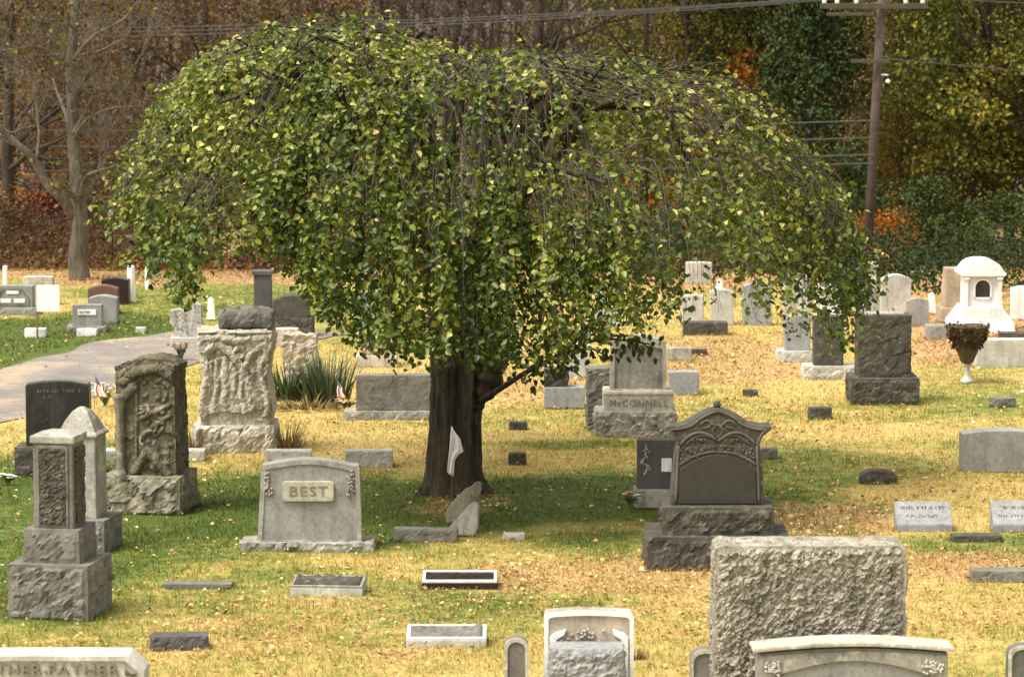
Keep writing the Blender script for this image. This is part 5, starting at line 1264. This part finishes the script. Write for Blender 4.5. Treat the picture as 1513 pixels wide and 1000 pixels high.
# bare tree at the left, limb by limb
p0 = at(118, 411); bu = unit(411); bt = bpy.data.objects.new('bare_tree', None); col.objects.link(bt); bt.location = p0; tag(bt, 'bare grey forked tree with a thick pale trunk at the upper left', 'tree')
def bl(px, py, y=0): return Vector(((px-118)*bu, y, (411-py)*bu))
tips = []; m = MB()
def limb(name, pts, r0, r1, twigs, sd):
    m = MB(); q = wob(curve(pts, 8), .07, sd); n = len(q); rad = [r0+(r1-r0)*i/(n-1) for i in range(n)]; m.tube(q, rad, 10)
    for k in range(twigs):
        i = random.randint(int(n*.35), n-1); d = Vector((random.uniform(-1, 1), random.uniform(-1, 1), random.uniform(-.1, .9))).normalized(); branch(m, q[i], d, rad[i]*.45, random.uniform(.8, 1.7), 3, tips, .6, .08)
    m.build(name, B_bare, bt, True)
limb('trunk', [bl(118, 417), bl(118, 380), bl(118, 340), bl(116, 300), bl(113, 230, .1), bl(108, 140, .2), bl(112, 50, .3), bl(120, -60, .2), bl(118, -200, .1)], .215, .05, 12, 1)
limb('limb', [bl(112, 318), bl(96, 292, -.1), bl(72, 265, -.2), bl(48, 225, -.3), bl(22, 200, -.4), bl(-20, 160, -.5), bl(-80, 90, -.5)], .125, .03, 7, 2)
limb('limb', [bl(118, 300), bl(128, 262, -.3), bl(150, 250, -.5), bl(190, 240, -.6)], .055, .02, 3, 3)
limb('limb', [bl(114, 205), bl(130, 180, -.2), bl(160, 165, -.4), bl(205, 158, -.6)], .045, .015, 3, 4)
limb('limb', [bl(112, 200), bl(126, 165, .2), bl(140, 140, .3), bl(150, 100, .4)], .05, .012, 3, 5)
limb('limb', [bl(108, 100), bl(70, 72, -.3), bl(30, 75, -.5), bl(-10, 78, -.6)], .05, .014, 4, 6)
limb('limb', [bl(110, 90), bl(140, 60, .2), bl(190, 25, .4), bl(240, -40, .4)], .05, .014, 5, 7)
limb('limb', [bl(116, 310), bl(130, 285, .3), bl(140, 262, .5), bl(165, 248, .7)], .06, .02, 2, 8)
lt = [t[0] for t in tips if t[2] <= 1]; V, Q, T = crownleaves(random.sample(lt, min(len(lt), 260)), 900, .09, (.05, 0), .35)
np_mesh('remaining_leaves', V, Q, LF_olive, bt, {'tone': T})
def bare(name, label, px, y, h, r, depth=4, copy=None, sc=1, leaves=0):
    if copy:
        o = copy_tree(copy); o.scale = (sc,)*3; o.rotation_euler = (0, 0, random.uniform(0, TAU))
    else:
        o = bpy.data.objects.new(name, None); col.objects.link(o); m = MB(); tips = []
        q = wob(curve([(0, 0, -.2), (0, 0, h*.3), (.1, .1, h*.6), (0, .2, h)], 8), .14, px); rad = [r*(1.15 if i == 0 else 1)*(1-.8*i/(len(q)-1)) for i in range(len(q))]; m.tube(q, rad, 9)
        for k in range(13):
            i = random.randint(5, len(q)-1); a = random.uniform(0, TAU); d = Vector((math.cos(a), math.sin(a), random.uniform(.3, 1.1))).normalized(); branch(m, q[i], d, rad[i]*.5, h*.22, depth-1, tips, .55, .1, 5, .008)
        m.build('trunk', B_far, o, True)
        if leaves: V, Q, T = crownleaves([t[0] for t in tips if t[2] <= 1], leaves, .10, (-.05, 0), .4); np_mesh('remaining_leaves', V, Q, LF_rust, o, {'tone': T})
    o.location = place(px, y); tag(o, label, 'tree', 'bare trees in front of the brown hillside'); return o
b1 = bare('bare_tree', 'bare grey tree rising behind the top of the weeping crown', 790, 92, 12, .30, 4)
b2 = bare('bare_tree', 'thin bare tree with some brown leaves above the crown left of centre', 560, 104, 11, .17, 4, leaves=700)
b3 = bare('bare_tree', 'dark bare trunk at the left edge of the picture', 14, 82, 11, .2, 4, leaves=500)
bare('', 'bare tree between the forked tree and the crown', 300, 100, 0, 0, copy=b2, sc=1.05); bare('', 'bare tree far back above the left shoulder of the crown', 400, 124, 0, 0, copy=b1, sc=1.05); bare('', 'bare tree far back at the upper left corner', 200, 128, 0, 0, copy=b1, sc=1.1)
bare('', 'thin bare tree far back above the middle of the crown', 670, 120, 0, 0, copy=b2, sc=1.2); bare('', 'bare pale tree above the right of the crown', 950, 94, 0, 0, copy=b2, sc=1.0); bare('', 'bare tree poking out between the evergreens left of the pole', 1140, 100, 0, 0, copy=b1, sc=.9)
bare('', 'bare dark tree behind the olive trees at the right', 1415, 96, 0, 0, copy=b3, sc=1.0); bare('', 'slender bare tree right beside the utility pole', 1250, 104, 0, 0, copy=b2, sc=1.0)
# the wooded hillside: one mass
mb = MB(); cs = []
for k in range(560):
    y = random.uniform(126, 250); x = random.uniform(-1, 1)*(.165*y+14); z = zg(y)-.5; h = random.uniform(7, 13); r = random.uniform(.06, .16)
    q = wob([Vector((x, y, z)), Vector((x+random.uniform(-.5, .5), y, z+h*.5)), Vector((x+random.uniform(-1, 1), y, z+h))], .2, k); mb.tube(q, [r, r*.7, .02], 5, False)
    for j in range(11):
        s = q[0].lerp(q[2], random.uniform(.3, .95)); a = random.uniform(0, TAU); e = s+Vector((math.cos(a), math.sin(a)*.6, random.uniform(.3, 1.1)))*random.uniform(.8, 2.4); md = s.lerp(e, .5)+Vector((0, 0, -.15)); mb.tube([s, md, e], [r*.3, r*.2, .012], 3, False)
        if random.random() < .35: cs.append(e)
        for w_ in range(2): f = md+Vector((random.uniform(-.8, .8), random.uniform(-.5, .5), random.uniform(.1, 1.1))); mb.tube([md, f], [.018, .008], 3, False)
o = mb.build('hillside_woods', B_far); tag(o, 'mass of thin bare trunks and twigs covering the brown hillside', 'woods', kind='stuff')
V, Q, T = crownleaves(cs, 22000, .12, (-.06, 0), .9); o = np_mesh('hillside_foliage', V, Q, LF_rust, None, {'tone': T}); tag(o, 'brown and rust leaves still hanging in the hillside woods', 'foliage', kind='stuff')
# brush on the bank at the edge of the lawn
n = 16000; Y = rng.uniform(69, 84, n); X = rng.uniform(-1, 1, n)*(.165*Y+2); k = vnoise(X, Y, 2.2, 71) > rng.uniform(-.9, .6, n); X, Y = X[k], Y[k]; n = len(X); z = relief(Y, X)+rng.uniform(0, .45, n)*np.clip((Y-68)/4, .05, 1)
s = rng.uniform(.08, .17, n); V, Q = leaf_arrays(np.stack([X, Y, z], 1), rng.normal(0, 1, (n, 3)), rng.normal(0, 1, (n, 3))+np.array([0, 0, 1.]), s, s*.6, .2)
o = np_mesh('bank_leaf_litter', V, Q, LF_rust, None, {'tone': np.repeat(np.clip(rng.normal(.62, .2, n), 0, 1), 6)}); tag(o, 'rusty leaf litter and brush on the bank where the lawn ends', 'leaf litter', kind='stuff')
# dark undergrowth where the trees come down to the lawn
n = 80000; Y = rng.uniform(62.5, 80, n); X = rng.uniform(-1, 1, n)*(.165*Y+6); px_ = 756.5+F*X/Y; edge = np.where(px_ > 1130, 63.9, np.where(px_ > 900, 66.8, 69.5))+1.5*vnoise(X, Y, 2.5, 81)
hgt = np.clip((Y-edge)/2.5, 0, 1)*(.55+.45*vnoise(X, Y, 1.6, 82)); k = (Y > edge) & (hgt > .04) & (rng.uniform(0, 1, n) < .75+.5*vnoise(X, Y, 1.1, 83)); X, Y, hgt, px_ = X[k], Y[k], hgt[k], px_[k]; n = len(X)
z = relief(Y, X)+rng.uniform(0, 1, n)**.7*hgt*np.where(px_ > 900, 1.1, 1.5); s = rng.uniform(.06, .13, n)
V, Q = leaf_arrays(np.stack([X, Y, z], 1), rng.normal(0, 1, (n, 3))-np.array([0, 0, .4]), rng.normal(0, 1, (n, 3))+np.array([0, -.4, .8]), s, s*.6, .2); tn = np.repeat(np.clip(rng.normal(.22, .16, n)+.15*vnoise(X, Y, 2, 84), 0, 1), 6)
right = (px_+520*vnoise(X, Y, 1.5, 85)) > 980; qs = right[Q[:, 0]//6]
for nm, mat, sel, lb in (('undergrowth', LF_dark, qs, 'dark green undergrowth along the tree line on the right'), ('brown_undergrowth', LF_rust, ~qs, 'dark brown undergrowth along the tree line on the left')):
    ids = np.unique(Q[sel]); mp = np.zeros(len(V), int); mp[ids] = np.arange(len(ids)); o = np_mesh(nm, V[ids], mp[Q[sel]], mat, None, {'tone': tn[ids]}); tag(o, lb, 'undergrowth', kind='stuff')
# far house behind the bare tree, board fence
o = bpy.data.objects.new('distant_house', None); col.objects.link(o); hy = 106; p = place(130, hy); o.location = p; hu = hy/F; tag(o, 'long low house with a pale tan upper wall glimpsed behind the bare forked tree', 'house')
zt = HC-(212+40)*hu-p.z; zm = HC-(262+40)*hu-p.z; Wd = 190*hu
MB().box(Wd, 5, zm, 0, 2.5, 0, 0).build('lower_wall', M_wallm, o); MB().box(Wd-.1, 4.9, zt-zm, 0, 2.5, zm, 0).build('upper_wall', M_tanw, o)
m = MB(); m.prism([(-Wd/2-.4, zt), (Wd/2+.4, zt), (Wd/2-.3, zt+.7), (-Wd/2+.3, zt+.7)], -.4, 5.4, 0); m.build('roof', M_roof, o)
for k in range(5):
    x = -Wd/2+Wd*(k+.5)/5; m = MB(); m.box(.9, .08, .75, x, -.03, zm+.1, .01); f_ = m.build('window', M_tanw, o); m = MB(); m.box(.74, .03, .6, x, -.085, zm+.175, 0); m.build('pane', M_glass, f_)
o = bpy.data.objects.new('board_fence', None); col.objects.link(o); fy = 92; p = place(150, fy); o.location = p; fu = fy/F; tag(o, 'dark grey board fence behind the bare tree at the left', 'fence')
h_ = HC-(352+40)*fu-p.z; m = MB()
for k in range(46): m.box(.135, .025, h_+random.uniform(-.03, .03), -3.3+k*.145, 0, 0, .004)
m.build('boards', M_board, o)
for k in range(5): MB().box(.10, .10, h_+.08, -3.3+k*1.62, .07, 0, .008).build('fence_post', M_board, o)
# utility pole and wires
yp = 79; pb = place(1279, yp); o = bpy.data.objects.new('utility_pole', None); col.objects.link(o); o.location = pb; tag(o, 'tall brown wooden utility pole with a cross arm behind the right side', 'utility pole'); pu = yp/F
top = Vector(((1299-1279)*pu, 0, HC-(-25+40)*pu-pb.z)); m = MB(); m.tube([(0, 0, -.3), top*.5, top], [.125, .11, .10], 14); m.build('pole', M_pole, o, True)
az = HC-(13+40)*pu-pb.z
def axp(z): return top.x*z/top.z
m = MB(); m.box(2.5, .11, .13, axp(az)-.2, -.2, az, .01); m.build('cross_arm', M_pole, o)
ins = [-1.35, -1.05, -.6, .55, .95]
for x in ins: MB().lathe([(.035, 0), (.06, .03), (.045, .06), (.065, .09), (.04, .13), (.01, .15)], 10, (axp(az)+x, -.2, az+.12)).build('insulator', M_porc, o, True)
m = MB(); m.box(1.1, .07, .08, axp(az)-.75, -.28, az-.16, .008); m.build('brace_arm', M_pole, o)
zl = HC-(122+40)*pu-pb.z; m = MB(); m.lathe([(.02, 0), (.05, .02), (.06, .06), (.02, .10)], 12, (axp(zl)+.24, -.15, zl)); m.tube([(axp(zl), 0, zl+.2), (axp(zl)+.24, -.15, zl+.2)], .02, 6); m.build('street_light', M_porc, o, True)
zc = HC-(92+40)*pu-pb.z; m = MB(); m.box(.9, .08, .09, axp(zc)-.2, -.2, zc, .008); m.build('cable_arm', M_pole, o)
def wire(label, a, b, sag, r=.014):
    q = [a.lerp(b, i/40)+Vector((0, 0, -sag*4*(i/40)*(1-i/40))) for i in range(41)]; m = MB().tube(q, r, 5); w_ = m.build('overhead_wire', M_wire); tag(w_, label, 'wire', 'overhead wires strung from the utility pole')
W0 = lambda z, dx=0: pb+Vector((axp(z)+dx, -.2, z))
for i, x in enumerate(ins[:3]): wire(['topmost wire running left from the outer end of the cross arm', 'second wire running left from the cross arm', 'third wire running left from the cross arm near the pole'][i], W0(az+.26, x), Vector((-34, yp+6+i*.5, pb.z+az+.1-.25*i)), .7)
for i, dz in enumerate((-2.05, -2.45, -2.85, -3.05)): wire(['upper cable running left below the light on the pole', 'second cable running left below the light on the pole', 'third cable running left below the light on the pole', 'lowest cable running left from the pole'][i], W0(az+dz-.55), Vector((-34, yp+7, pb.z+az+dz-.3)), .5, .017)
wire('wire running right from the cable arm of the pole', W0(zc+.1, .2), Vector((36, yp+4, pb.z+zc-.6)), .5); wire('wire running right from the top of the cross arm', W0(az+.26, .95), Vector((36, yp+4, pb.z+az+.3)), .4)
make_lawn()
